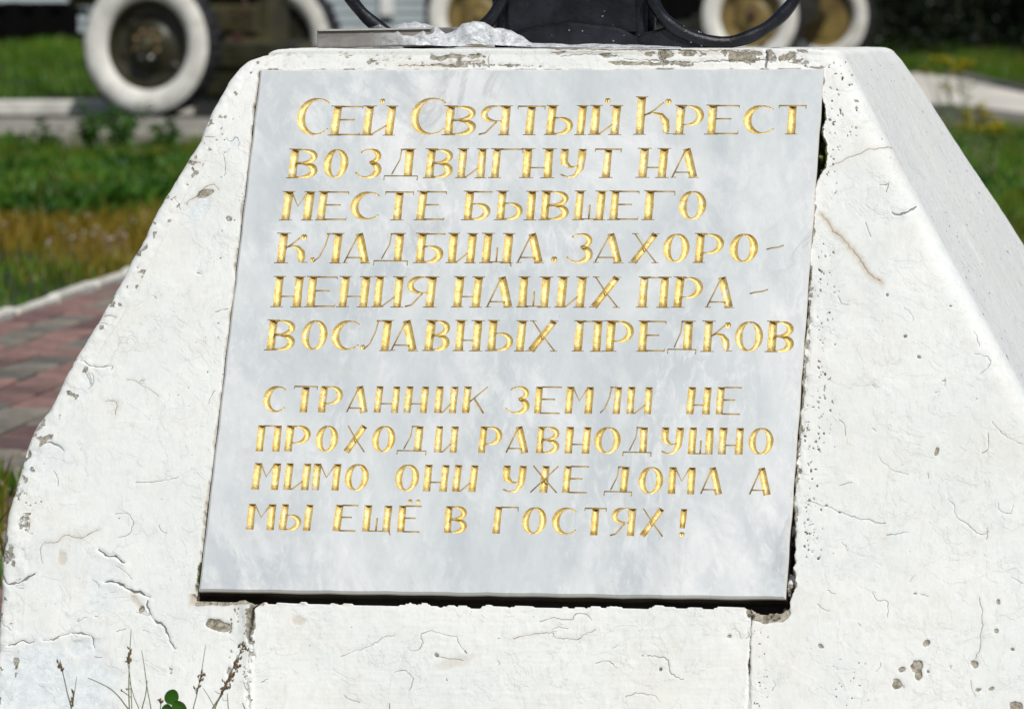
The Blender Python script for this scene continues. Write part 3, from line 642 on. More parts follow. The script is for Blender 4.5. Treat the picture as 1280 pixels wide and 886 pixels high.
def glyph(ch, w, h, t, serif=True):
    """strokes as (points, widths, thick?) in picture pixels, origin bottom left"""
    S = []; hl = HL; st = t / 2
    def stem(x, y0=0, y1=None, serf=(1, 1), tt=None):
        y1 = h if y1 is None else y1; tt = tt or t; j = random.uniform(-.5, .5)
        n = 5; S.append(([(x + j * (i / 4 - .5), y0 + (y1 - y0) * i / 4) for i in range(n)], [tt * random.uniform(.93, 1.07) for _ in range(n)], 1))
        if serif:
            e = random.uniform(2.2, 3.6)
            if serf[0]: line([(x - tt / 2 - e, y0 - .3), (x + tt / 2 + e, y0 - .3)], 1.1)
            if serf[1]: line([(x - tt / 2 - e, y1 + .3), (x + tt / 2 + e, y1 + .3)], 1.1)
    def line(p, wd=None): S.append((p, [wd or hl] * len(p), 0))
    def bow(p, f): S.append((p, [max(hl, x) for x in f], 1))
    def dot(x, y, r_): 
        S.append((arc(x, y, r_ * .5, r_ * .5, 90, 450, 10), [r_ * .98] * 10, 2))
    def bowl(x, y0, y1, xr, k=1.0):                                   # half ring closing on a stem at x
        rx = xr - x - t * k * .5; cx = x; p = [(x, y1 - hl / 2)] + arc(cx + rx * .35, (y0 + y1) / 2, rx * .65, (y1 - y0) / 2 - hl / 2, 90, -90, 13) + [(x, y0 + hl / 2)]
        f = [hl] + [hl + (t * k - hl) * max(0, math.cos(R(90 - 180 * i / 12))) ** 1.1 for i in range(13)] + [hl]; bow(p, f)
    if ch in 'CС':
        rx_ = (w - st) / 1.67; p = arc(st + rx_, h / 2, rx_, h / 2 - hl / 2, 48, 318, 20)
        bow(p, [hl + (t - hl) * max(0, -math.cos(R(48 + 270 * i / 19))) ** 1.1 for i in range(20)])
    elif ch == 'О':
        p = arc(w / 2, h / 2, w / 2 - st * .95, h / 2 - hl / 2, 90, 450, 29)
        bow(p, [hl + (t * .98 - hl) * abs(math.cos(R(90 + 360 * i / 28))) ** 1.25 for i in range(29)])
    elif ch in 'ЕЁ':
        stem(st + 1); line([(t, h - .4), (w, h - .4)]); line([(t, h * .53), (w * .78, h * .53)]); line([(t, .5), (w, .5)])
        if serif: line([(w, h), (w, h - 3)], 1.1); line([(w, 0), (w + .6, 3.4)], 1.1)
        if ch == 'Ё': dot(w * .48, h + 5.5, 3); dot(w * .82, h + 5.5, 3)
    elif ch in 'ИЙ':
        stem(st + 1); stem(w - st - 1); line([(t + 1, .8), (t + 3, 1.2), (w - t, h * .34)])
        if ch == 'Й': dot(w * .52, h + 6.5, 3.6)
    elif ch == 'В':
        stem(st + 1); bowl(t * .8, h * .5, h, w * .95, .82); bowl(t * .8, 0, h * .52, w, .95)
    elif ch == 'Я':
        stem(w - st - 1); rx = w - t - st * .8
        p = [(w - t, h - .5)] + arc(rx * .62 + st * .8, h * .73, rx * .62, h * .27 - .5, 90, 270, 12) + [(w - t, h * .46)]
        bow(p, [hl] + [hl + (t * .8 - hl) * max(0, math.sin(R(180 * i / 11))) for i in range(12)] + [hl]); line([(w * .55, h * .45), (w * .42, h * .3), (w * .22, h * .06), (0, 0)], 2.2)
    elif ch == 'Т':
        stem(w / 2, 0, h, (1, 0)); line([(0, h - .6), (w, h - .6)]); line([(0, h), (0, h - 4)], 1.1); line([(w, h), (w - .4, h - 4.4)], 1.1)
    elif ch == 'Ы':
        stem(st + 1); bowl(t * .8, 0, h * .6, w * .68, .85); stem(w - st - 1)
    elif ch == 'К':
        stem(st + 1); line([(t, h * .5), (w * .5, h * .66), (w * .72, h * .86)], 2); dot(w * .84, h * .88, 4.2)
        p = [(t, h * .52), (w * .45, h * .58), (w * .68, h * .52), (w * .8, h * .36), (w * .82, h * .18), (w * .84, h * .04)]; bow(p, [1.5, 2.5, 5.5, t * .9, t * .95, t * .6])
        line([(w * .84, .6), (w + 2, .6)], 1.1)
    elif ch == 'k':
        stem(st + 1); line([(t, h * .42), (w * .98, h)], 1.8); line([(w * .45, h * .58), (w * .9, 0)], 2.6)
    elif ch == 'Р':
        stem(st + 1); bowl(t * .8, h * .3, h, w, .9)
    elif ch == 'З':
        p = arc(w * .46, h * .76, w * .36, h * .24 - .5, 150, -75, 12); bow(p, [hl + (t * .75 - hl) * max(0, math.cos(R(150 - 225 * i / 11))) for i in range(12)])
        p = arc(w * .42, h * .28, w * .58 - st, h * .28 - .5, 80, -160, 14); bow(p, [hl + (t - hl) * max(0, math.cos(R(80 - 240 * i / 13))) for i in range(14)])
    elif ch == 'Д':
        xs = w * .78 - st; stem(xs + st * .4, h * .06, h, (0, 1)); line([(w * .42, h - .4), (xs, h - .4)]); line([(w * .45, h), (w * .42, h * .62), (w * .22, h * .12)], 1.6)
        line([(0, h * .06), (w, h * .06)], 1.6); line([(0, h * .06), (0, -h * .09)], 1.3); line([(w, h * .06), (w, -h * .09)], 1.3)
    elif ch == 'Г':
        stem(st + 1); line([(t, h - .5), (w, h - .5)]); line([(w, h), (w, h - 5)], 1.2)
    elif ch == 'Н':
        stem(st + 1); stem(w - st - 1); line([(t, h * .34), (w - t, h * .34)], 1.8)
    elif ch == 'У':
        p = [(st + 1, h), (st + 1, h * .72), (st + 2, h * .5), (w * .42, h * .36), (w * .6, h * .36), (w - t, h * .42)]; bow(p, [t, t, t * .95, t * .4, hl, hl])
        p = [(w - st - 1, h), (w - st - 1.5, h * .6), (w - st - 2, h * .32), (w * .62, h * .06), (w * .35, h * .01), (w * .1, h * .1)]; bow(p, [t, t, t * .9, t * .45, hl, hl])
    elif ch == 'А':
        line([(w * .04, .5), (w * .48, h)], 2.0); S.append(([(w * .50, h), (w * .585, h * .75), (w * .67, h * .5), (w * .755, h * .25), (w * .84, 0)], [t * .9, t, t, t, t], 1)); line([(w * .12, h * .17), (w * .72, h * .17)], 1.8)
        if serif: line([(-1, -.2), (w * .18, -.2)], 1.1); line([(w * .66, -.3), (w + 1.5, -.3)], 1.1)
    elif ch == 'М':
        stem(st + 1); stem(w - st - 1); line([(t, h * .95), (w * .5, h * .48), (w - t, h * .95)], 2)
    elif ch == 'Б':
        stem(st + 1); line([(t, h - .5), (w, h - .5)]); bowl(t * .8, 0, h * .58, w, .95)
    elif ch in 'ШЩ':
        stem(st + 1); stem(w - st - 1); line([(w * .5, 1), (w * .5, h * .52)], 2.2); line([(t, .7), (w - t, .7)], 1.6)
        if ch == 'Щ': line([(w - 2, .5), (w, -h * .12)], 1.7)
    elif ch == 'П':
        stem(st + 1); stem(w - st - 1); line([(t, h - .6), (w - t, h - .6)], 1.8)
    elif ch == 'Л':
        stem(w - st - 1); line([(w * .45, h - .4), (w - t, h - .4)]); line([(w * .52, h), (w * .45, h * .6), (w * .3, h * .2), (w * .12, h * .03)], 1.8)
        if serif: dot(w * .08, h * .1, 3.2)
    elif ch == 'Х':
        S.append(([(w * .14, 0), (w * .32, h * .25), (w * .5, h * .5), (w * .68, h * .75), (w * .85, h)], [t * .85] * 5, 1)); line([(w * .12, h), (w * .5, h * .5), (w * .95, 0)], 1.8)
        if serif: line([(-1, -.2), (w * .3, -.2)], 1.1); line([(w * .8, -.2), (w * 1.04, -.2)], 1.1); line([(w * .02, h), (w * .25, h)], 1.1); line([(w * .7, h), (w, h)], 1.1)
    elif ch == 'Ж':
        stem(w / 2); line([(w * .05, h), (w * .5, h * .5), (w * .98, 0)], 1.9); line([(w * .95, h), (w * .5, h * .5), (w * .04, 0)], 1.9)
    elif ch == '!':
        S.append(([(w * .5, h), (w * .48, h * .6), (w * .44, h * .3)], [t * .9, t * .85, t * .7], 1)); dot(w * .44, h * .08, 3.6)
    elif ch == '.': dot(w * .5, 4, 4)
    elif ch == '-': line([(0, h * .45), (w * .3, h * .5), (w * .7, h * .53), (w, h * .6)], 1.9)
    return S
# (letter, left, right) in pixels of the photograph, then baseline and top at the left and right ends
LINES = [
 (True, (330, 169.3, 133.5), (1007, 167.5, 131.8), 'С371-410^ Е414-451 Й454-494 С513-555^ В556-596 Я600-638 Т646-680 Ы683-733 Й738-776 К795-842^ Р844-880 Е884-923 С929-966 Т973-1007'),
 (True, (360, 222.5, 187), (873, 221.7, 186), 'В361-398 О404.5-435.5 З445-478 Д482-523.5 В532-567 И572-608 Г614-652 Н653-692 У698.6-733 Т742.5-775 Н798-835 А840.5-873'),
 (True, (352, 275, 240), (883, 274.5, 239), 'М352.5-392 Е397-434 С438-473 Т480.5-515.6 Е521-556 Б580-614 Ы621-670 В676-712 Ш718-756.5 Е762.5-798 Г805-842 О848.5-883'),
 (True, (347, 328.5, 292), (947, 328, 292.4), 'К347-384.7 Л389-427 А431-463.4 Д469-511 Б520-555 И560-595.6 Щ602.6-641 А647.6-680 .690-698 З709-742 А744-779.5 Х788-823 О829-862 Р868.7-904.7 О912-947.4 -958-979'),
 (True, (342, 383.3, 346), (918, 384, 346.7), 'Н342-379 Е384-420 Н424-462 И467.5-504 Я508-545 Н567-602.6 А609.6-642 Ш648-688 И696-732.5 Х738.7-775 П798-836 Р842-878 А883.6-918 -937-959.5'),
 (True, (334, 437.3, 400.3), (993, 439.5, 402), 'В334-370 О377-409.4 С414-448 Л452-488.7 А490-523 В531-563 Н569-602.6 Ы609.6-657.5 Х660-696.6 П717.6-753 Р757-792 Е798-831.5 Д836-871 К879-914.5 О919-954 В958.6-993'),
 (False, (328, 515, 482.4), (926, 518, 484), 'С328.5-356 Т366.5-395.5 Р398-428 А434-461 Н467.7-500 Н505-536 И543-572.6 k578-609 З633-663 Е667.5-701 М706-742 Л748-777 И783-816 Н858-889 Е894.6-926'),
 (False, (320, 564, 531.5), (967, 568.3, 534.8), 'П320-352 Р356-388 О394.6-423 Х430.6-458.7 О465-494 Д498-534 И543-573.5 Р598-627.5 А633-662 В670-700 Н706-739 О743-776 Д780-815 У825-855 Ш860-892.6 Н897.6-930 О936-967'),
 (False, (315, 611.6, 578.5), (964, 618.5, 585), 'М315-350.5 И354.7-388.4 М390-426 О431-461 О494-524 Н529-561 И565.6-597 У627-658.6 Ж663-698 Е703-735 Д756.6-790.7 О798-829 М835-870 А876-904 А937-964.4'),
 (False, (308, 661.6, 629.5), (860, 670.6, 636), 'М308-345 Ы349-390.7 Е416.6-446 Щ453-489.7 Ё496.7-526 В555-584.7 Г616-646 О652.7-683 С690-719.5 Т730-757 Я764-795 Х799.6-831 !848-860'),
]
for serif, (xa, ba, ta), (xb, b_b, tb), txt in LINES:
    for tok in txt.split():
        ch = tok[0]; rest = tok[1:]; cap = rest.endswith('^'); rest = rest.rstrip('^'); x0, x1 = map(float, rest.split('-'))
        f = ((x0 + x1) / 2 - xa) / (xb - xa); by = ba + (b_b - ba) * f; ty = ta + (tb - ta) * f
        if cap: ty -= 10.5
        ym = (by + ty) / 2
        a0 = onplane(x0, ym); a1 = onplane(x1, ym); lo = onplane((x0 + x1) / 2, by); hi = onplane((x0 + x1) / 2, ty)
        w_m = a1[0] - a0[0]; h_m = hi[1] - lo[1]; sx = w_m / (x1 - x0); sy = h_m / (by - ty)
        t = (TH if serif else 9.2) * random.uniform(.95, 1.05)
        V = []; Fc = []; MI = []; angj = random.gauss(0, .008)
        thickp = []
        strokes = glyph(ch, x1 - x0, by - ty, t, serif)
        for pts, ws, kind in strokes:
            P = [(a0[0] + x * sx + y * sy * angj, lo[1] + y * sy) for x, y in pts]
            v_, f_, q_ = ribbon(P, [max(.0006, x * sx) for x in ws], .0032 if kind else .0005)
            b = len(V); V += v_; Fc += [tuple(b + i for i in ff) for ff in f_]; MI += [0 if kind else 1] * len(f_)
            polys += q_
        letters.append((V, Fc, MI, ch))
def shear_fix(P): return P
# plaque outline, slightly wavering, and the triangulated face with the letters cut out
outl = []
for i in range(4):
    a, b = Q4[i], Q4[(i + 1) % 4]; n = 40
    for j in range(n):
        p = a + (b - a) * j / n; w_ = .0003 * math.sin(j * 1.7 + i) + random.uniform(-.00025, .00025); d = (b - a) / np.linalg.norm(b - a)
        outl.append(p + np.array([-d[1], d[0]]) * w_ * (j > 0))
oc = np.array(outl); cenp = oc.mean(0)
BEV = .0022; inner = []
for i in range(len(oc)):
    q = oc[i]; inner.append(q + (cenp - q) * np.array([BEV / max(.25, abs(q[0] - cenp[0])), BEV / max(.25, abs(q[1] - cenp[1]))]))
vc = [Vector(p) for p in inner]; fc = [list(range(len(vc)))[::-1]]
for q in polys:
    b = len(vc); vc += [Vector(p) for p in q]
    ar = sum((q[i][0] * q[(i + 1) % 4][1] - q[(i + 1) % 4][0] * q[i][1]) for i in range(4))
    fc.append([b, b + 1, b + 2, b + 3] if ar > 0 else [b + 3, b + 2, b + 1, b])
ar = sum(inner[i][0] * inner[(i + 1) % len(inner)][1] - inner[(i + 1) % len(inner)][0] * inner[i][1] for i in range(len(inner)))
if ar > 0: fc[0] = fc[0][::-1]
ov, oe, of, ovo, oeo, ofo = delaunay_2d_cdt(vc, [], fc, 1, 1e-7, True)
keep = [f for f, o in zip(of, ofo) if o == [0]]
print('marble face', len(of), 'kept', len(keep))
pl = np.array(plaque.location)
Vm = [tuple(rv3(p[0], p[1]) - pl) for p in ov]
edge_a = [0.0] * len(Vm)
Fm = [tuple(f) for f in keep]
base = len(Vm); n = len(oc)
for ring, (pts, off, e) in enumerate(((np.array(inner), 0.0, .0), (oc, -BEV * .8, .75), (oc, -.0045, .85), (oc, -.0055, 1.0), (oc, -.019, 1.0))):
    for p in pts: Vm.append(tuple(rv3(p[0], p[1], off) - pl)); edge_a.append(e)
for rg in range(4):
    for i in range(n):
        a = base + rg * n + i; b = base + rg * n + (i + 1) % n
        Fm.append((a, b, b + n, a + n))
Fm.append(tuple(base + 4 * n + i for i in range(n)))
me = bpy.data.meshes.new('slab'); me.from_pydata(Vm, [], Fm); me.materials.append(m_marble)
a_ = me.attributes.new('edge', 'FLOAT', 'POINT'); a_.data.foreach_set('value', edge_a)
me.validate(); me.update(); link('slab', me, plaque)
# the marble shows its face along the outward normal
for V, Fc, MI, ch in letters:
    W = [tuple(rv3(v[0], v[1], v[2]) - pl) for v in V]
    me = bpy.data.meshes.new('letter'); me.from_pydata(W, [], Fc); me.materials.append(m_gold); me.materials.append(m_goldline)
    me.polygons.foreach_set('material_index', MI)
    me.polygons.foreach_set('use_smooth', [len(f) == 4 for f in Fc]); me.validate(); me.update()
    link('letter', me, plaque)

# ================================================================== on top of the pedestal
def top_pt(px, Y):
    """point on the top surface seen at column px, at depth Y"""
    return np.array([(px - 640) / FPX * Y * math.cos(PITCH) * (1 + 0.0), Y, TOPZ])
FRONT_TOP = (rows[-60][0] if False else None)
# --- iron cross: post, arched foot plates, scrolls; stands in the middle of the top
Yc = 4.40
cr = empty('iron_cross', tuple(top_pt(716, Yc)), PSI * .4, label='black painted iron cross with scrollwork standing on top of the white pedestal', cat='cross')
s_px = Yc / FPX
mb = MB(); hw = 92 * s_px; mb.box((0, .05, .55), (hw * 2, .10, 1.10), bev=.006)
mb.box((0, -.004, .06), (hw * 2 - .02, .012, .09), bev=.003)
mb.build('post', m_black, cr)
mb = MB(); mb.box((0, .05, .86), (.62, .07, .09), bev=.006); mb.build('crossbar', m_black, cr)
mb = MB(); mb.box((0, .05, 1.0), (.34, .07, .08), bev=.006); mb.build('crossbar', m_black, cr)
def arch_plate(x0, x1, h0, h1, y, th, name='foot_plate'):
    n = 36; V = []; F = []
    for i in range(n + 1):
        t = i / n; x = x0 + (x1 - x0) * t; z = h0 + (h1 - h0) * math.sin(math.pi * t) ** .55 + .001 * math.sin(17 * t)
        V += [(x, y, -.004), (x, y, z), (x, y + .004, z + .003), (x, y + th, z + .003), (x, y + th, -.004)]
    for i in range(n):
        for k in range(4): a = i * 5 + k; F.append((a, a + 5, a + 6, a + 1))
    F += [(0, 1, 2, 3, 4), tuple(n * 5 + k for k in (4, 3, 2, 1, 0))]
    m = MB(); m.add(V, F); m.build(name, m_black, cr, smooth=False)
arch_plate(-.072, .075, .004, .024, -.022, .03); arch_plate(.066, .155, .002, .02, -.006, .03)
def scroll(side):
    # U shaped foot of the scroll, then it climbs and curls back on itself
    cx = side * 190 * s_px; r0 = 95 * s_px; pts = []
    px_r = [(812, -6), (822, 14), (838, 32), (862, 46), (890, 54), (918, 53), (946, 43), (970, 27), (988, 8), (1000, -12), (1008, -36), (1006, -70), (990, -100), (960, -118), (928, -116), (902, -98), (894, -74), (906, -54), (926, -50), (938, -62)]
    px_l = [(632, -10), (624, 8), (611, 28), (590, 44), (560, 54), (528, 57), (500, 50), (476, 37), (455, 20), (438, -2), (428, -28), (426, -64), (438, -98), (468, -118), (500, -118), (528, -102), (538, -76), (528, -54), (508, -48), (496, -60)]
    for px, py in (px_r if side > 0 else px_l):
        P = at(px, py - 1, Yc - .015) - np.array(cr.location); pts.append(P)
    # smooth (Catmull-Rom)
    out = []
    for i in range(len(pts) - 1):
        p0, p1, p2, p3 = pts[max(i - 1, 0)], pts[i], pts[i + 1], pts[min(i + 2, len(pts) - 1)]
        for t in (0, .25, .5, .75):
            out.append(.5 * ((2 * p1) + (-p0 + p2) * t + (2 * p0 - 5 * p1 + 4 * p2 - p3) * t * t + (-p0 + 3 * p1 - 3 * p2 + p3) * t ** 3))
    q = cr.rotation_euler.to_matrix().inverted()
    m = MB(); m.tube([q @ Vector(o) for o in out], [.0072 + .0005 * math.sin(i * .9) for i in range(len(out))], 10); m.build('scroll', m_black, cr, smooth=True)
scroll(1); scroll(-1)
# second scrolls hidden higher up tie the first to the post
for s_ in (-1, 1):
    m = MB(); m.tube([(s_ * (hw + .002), .04, .0), (s_ * (hw + .004), .03, .05), (s_ * (hw + .006), .03, .12)], .006, 8); m.build('tie_rod', m_black, cr, smooth=True)

# --- broken stone tile and crumpled film
def film_mat():
    m = bpy.data.materials.new('clear_plastic_film'); m.use_nodes = True; g = N(m)
    tc = g.new('ShaderNodeTexCoord').outputs['Object']
    g.b.inputs['Base Color'].default_value = (.90, .94, .98, 1); g.b.inputs['Roughness'].default_value = .22
    g.b.inputs['Alpha'].default_value = .62; g.b.inputs['Specular IOR Level'].default_value = .9
    sx = g.new('ShaderNodeSeparateXYZ'); g.l(tc, sx.inputs[0]); left = g.new('ShaderNodeMapRange'); left.inputs['From Min'].default_value = -.150; left.inputs['From Max'].default_value = -.10; left.inputs['To Min'].default_value = .10; left.inputs['To Max'].default_value = .95; g.l(sx.outputs[0], left.inputs[0])
    g.l(g.math('MULTIPLY', g.ramp(g.noise(tc, 90, 6, .75), .36, .56, (.55, .55, .55), (1, 1, 1)), left.outputs[0]), g.b.inputs['Alpha'])
    g.l(g.bump(g.noise(tc, 130, 5, .7, dist=1.5), .004), g.b.inputs['Normal'])
    return m
m_film = film_mat()
m_tile = mat('grey_stone_tile', (.30, .28, .26), .22, 0, bump=.0006, bscale=90, var=.4, vscale=18, stretch=(1, 1, .4))
Yt = 4.255
YE = lambda px: (PC + NV * FRONT_OFF + UV_ * VTOP)[1] + math.tan(PSI) * (px - 640) / FPX * 4.22
Yt = YE(470) + .018
tp = top_pt(470, Yt)
tile = empty('stone_tile', tuple(tp), PSI, label='polished grey stone tile lying under plastic at the left of the pedestal top', cat='tile')
m = MB(); hx = 74 * Yt / FPX
V = []; F = []
rot = Matrix.Rotation(R(-1.0), 3, 'Y')
m.box((0, .07, .0115), (hx * 2, .15, .020), rot=rot, bev=.0012); m.build('tile_body', m_tile, tile)
m_chip = mat('pale_tile_edge', (.62, .60, .57), .6, bump=.0004, bscale=200, var=.2)
m = MB(); m.box((0, -.0062, .0205), (hx * 2 - .004, .0016, .0016), rot=rot); m.build('sawn_edge', m_chip, tile)
# film: a crumpled sheet lofted over its outline
def film(name, px0, px1, hfun, Yf, depth, seed, nx=260, ny=46, parent=None, **k):
    u = np.linspace(0, 1, nx)[:, None]; w = np.linspace(0, 1, ny)[None]
    px = px0 + (px1 - px0) * u + 0 * w; X_ = (px - 640) / FPX * Yf; h = hfun(px)
    prof = np.sin(np.pi * np.clip(w * .98 + .01, 0, 1)) ** .55
    Yv = YE(px) + .006 + depth * w
    X_ = (px - 640) / FPX * (YE(px) + .006)
    P = np.stack([X_, Yv, TOPZ + .001 + h * prof], -1); N3 = P * np.array([1, .8, .9]) + seed
    N3 = N3 * np.array([1, .7, 1]) + .35 * N3[..., [1, 0, 2]]; ridg = 1 - np.abs(fbm(N3, 32, 2, .5)) * 3.2; ridg2 = 1 - np.abs(fbm(N3 + 9, 75, 2, .6)) * 3
    amp = np.clip(h, .0015, 1)
    P[..., 2] += (ridg * .20 + ridg2 * .10 - .15) * amp * prof
    P[..., 1] -= (ridg * .002 + ridg2 * .0015) * (1 - w * .5) * (w > .03) ; P[..., 0] += fbm(N3 + 4, 60, 3) * .004
    P[..., 2] = np.maximum(P[..., 2], TOPZ + .0006 + .0008 * vnoise(N3, 90))
    ix = np.arange(nx * ny).reshape(nx, ny)
    F = np.stack([ix[:-1, :-1], ix[1:, :-1], ix[1:, 1:], ix[:-1, 1:]], -1).reshape(-1, 4)
    return link(name, np_mesh(name, P.reshape(-1, 3), F, m_film, False), parent, **k)
def hf(px):
    _s = .86
    kx = [385, 398, 430, 470, 500, 530, 545, 558, 566, 580, 592, 604, 618, 634, 650, 668, 700, 750, 800, 850]
    ky = [.003, .020, .0215, .022, .0235, .026, .022, .0165, .0175, .024, .0285, .0275, .0225, .019, .013, .005, .0045, .004, .003, .001]
    return np.interp(px, kx, ky) * 1.0
film('plastic_film', 392, 850, hf, 4.26, .055, 2.0, label='crumpled clear plastic film bunched over the tile on the pedestal top', cat='plastic film')

# ================================================================== ground, paving, kerb
m_soil = mat('lawn_soil', (.025, .035, .008), .95, bump=.03, bscale=14, var=.5, vscale=2.5, var2=(.03, .025, .01))
def sheet(name, pts, z, m, parent=None, **k):
    b = MB(); b.add([(p[0], p[1], z) for p in pts], [tuple(range(len(pts)))]); return b.build(name, m, parent, **k)
gnd = sheet('ground', [(-300, -60), (300, -60), (300, 900), (-300, 900)], 0, m_soil, kind='structure')
KA = ground(0, 406)[:2]; KB = ground(147, 357)[:2]; kd = (KB - KA) / np.linalg.norm(KB - KA); kn = np.array([kd[1], -kd[0]])   # kn points to the pavement
m_joint = mat('paving_joint_sand', (.20, .19, .15), .95, bump=.004, bscale=60, var=.4, vscale=20)
pav = sheet('pavement', [KA - kd * 5.5, KA + kd * 9, KA + kd * 9 + kn * 3.2, KA - kd * 5.5 + kn * 3.2], .004, m_joint, kind='structure')
m_red = mat('red_paver', (.215, .13, .12), .9, bump=.002, bscale=90, var=.35, vscale=12)
m_grey = mat('grey_paver', (.20, .185, .16), .9, bump=.002, bscale=90, var=.35, vscale=12)
for mm in (m_red, m_grey):
    g = N(mm); src = g.b.inputs['Base Color'].links[0].from_socket; oi = g.new('ShaderNodeObjectInfo'); g.l(g.mix(1.0, src, g.ramp(oi.outputs['Random'], 0, 1, (.6, .6, .6), (1.35, 1.3, 1.2)), 'MULTIPLY'), g.b.inputs['Base Color'])
brick_me = []
for mm in (m_red, m_grey):
    b = MB(); b.box((0, 0, 0), (.190, .090, .05), bev=.004); brick_me.append(b.mesh('paving_brick', mm))
ang = math.atan2(kd[1], kd[0]); cand = []
for r_ in range(30):
    for c_ in range(-26, 42):
        p = KA + kn * (.055 + .1 * r_) + kd * (.2 * (c_ + (.5 if r_ % 2 else 0)))
        if p[1] < 4.9 and p[0] > -1.0: continue
        cand.append((p, (r_ // 1) % 2, r_))
def vis(p):
    x, y = proj(np.array([p[0], p[1], .0])); return -30 < x < 200 and y < 760 and x < 300 - (y - 60) * .48 + 40
near = [c_ for c_ in cand if vis(c_[0])]; print('visible pavers', len(near)); near.sort(key=lambda c_: c_[0][1]); near = near[:300]
ids = set(id(c_) for c_ in near)
for p, k, r_ in near:
    o = bpy.data.objects.new('paving_brick', brick_me[0 if (k + (random.random() < .22)) % 2 == 0 else 1]); COL.objects.link(o); o.parent = pav
    o.location = (p[0], p[1], -.012 + random.uniform(-.0025, .0025)); o.rotation_euler = (random.gauss(0, .008), random.gauss(0, .008), ang + random.gauss(0, .01))
rest = MB()
for c_ in cand:
    if id(c_) in ids: continue
    p, k, r_ = c_; rest.mi = k
    rest.box((p[0], p[1], -.012), (.192, .094, .05), rot=Matrix.Rotation(ang, 3, 'Z'))
rest.build('paving_bricks', [m_red, m_grey], pav, kind='stuff')
m_kerb = mat('whitewashed_kerb', (.66, .65, .60), .9, bump=.004, bscale=50, var=.4, vscale=9, var2=(.36, .34, .28))
kerb = empty('kerb', (KA[0], KA[1], 0), 0, kind='structure')
b = MB(); b.box((0, 0, 0), (.49, .034, .13), bev=.007); kme = b.mesh('kerb_stone', m_kerb)
for i in range(-8, 22):
    p = kd * (.5 * i) - kn * .03
    o = bpy.data.objects.new('kerb_stone', kme); COL.objects.link(o); o.parent = kerb
    o.location = (p[0], p[1], -.043 + random.uniform(-.005, .005)); o.rotation_euler = (random.gauss(0, .02), random.gauss(0, .01), ang + random.gauss(0, .012))

# ---- gun platform: a low concrete slab with an upper kerb
m_conc = mat('weathered_concrete', (.30, .285, .25), .92, bump=.006, bscale=25, var=.45, vscale=2.2, var2=(.15, .135, .11))
m_conc2 = mat('whitish_concrete', (.55, .54, .50), .92, bump=.006, bscale=25, var=.35, vscale=3)
PF0 = 22.6; PZ = .125
plat = empty('gun_platform', (-2.2, PF0, 0), 0, kind='structure')
b = MB(); b.box((0, 6.4, PZ / 2 - .05), (7.6, 12.8, PZ + .1), bev=.02); b.build('platform_slab', m_conc, plat)
b = MB(); b.box((-.2, 4.25, PZ + .035), (7.0, .22, .12), bev=.015); b.build('edge_beam', m_conc2, plat)

# ---- the ground rises behind the platforms
def bank(name, x0, x1, prof):
    b = MB(); n = len(prof); b.add([(x, y, z) for x in (x0, x1) for y, z in prof], [(i, n + i, n + i + 1, i + 1) for i in range(n - 1)]); return b.build(name, m_soil, kind='structure')
bank('grass_bank', -14, -1.3, [(27.0, -.02), (27.05, .20), (33, .38), (39.2, .53), (80, .55)])
bank('grass_bank', -1.297, 14, [(36.2, -.02), (36.25, .20), (41, .42), (80, .5)])
sheet('shade_strip', [(-5.9, 25.75), (1.5, 25.75), (1.5, 26.7), (-5.9, 26.7)], PZ + .004, mat('painted_shadow_line', (.03, .03, .02), .95, bump=.004, var=.5, vscale=8), kind='structure')  # dark sheet painted as the shadow line at the foot of the beam
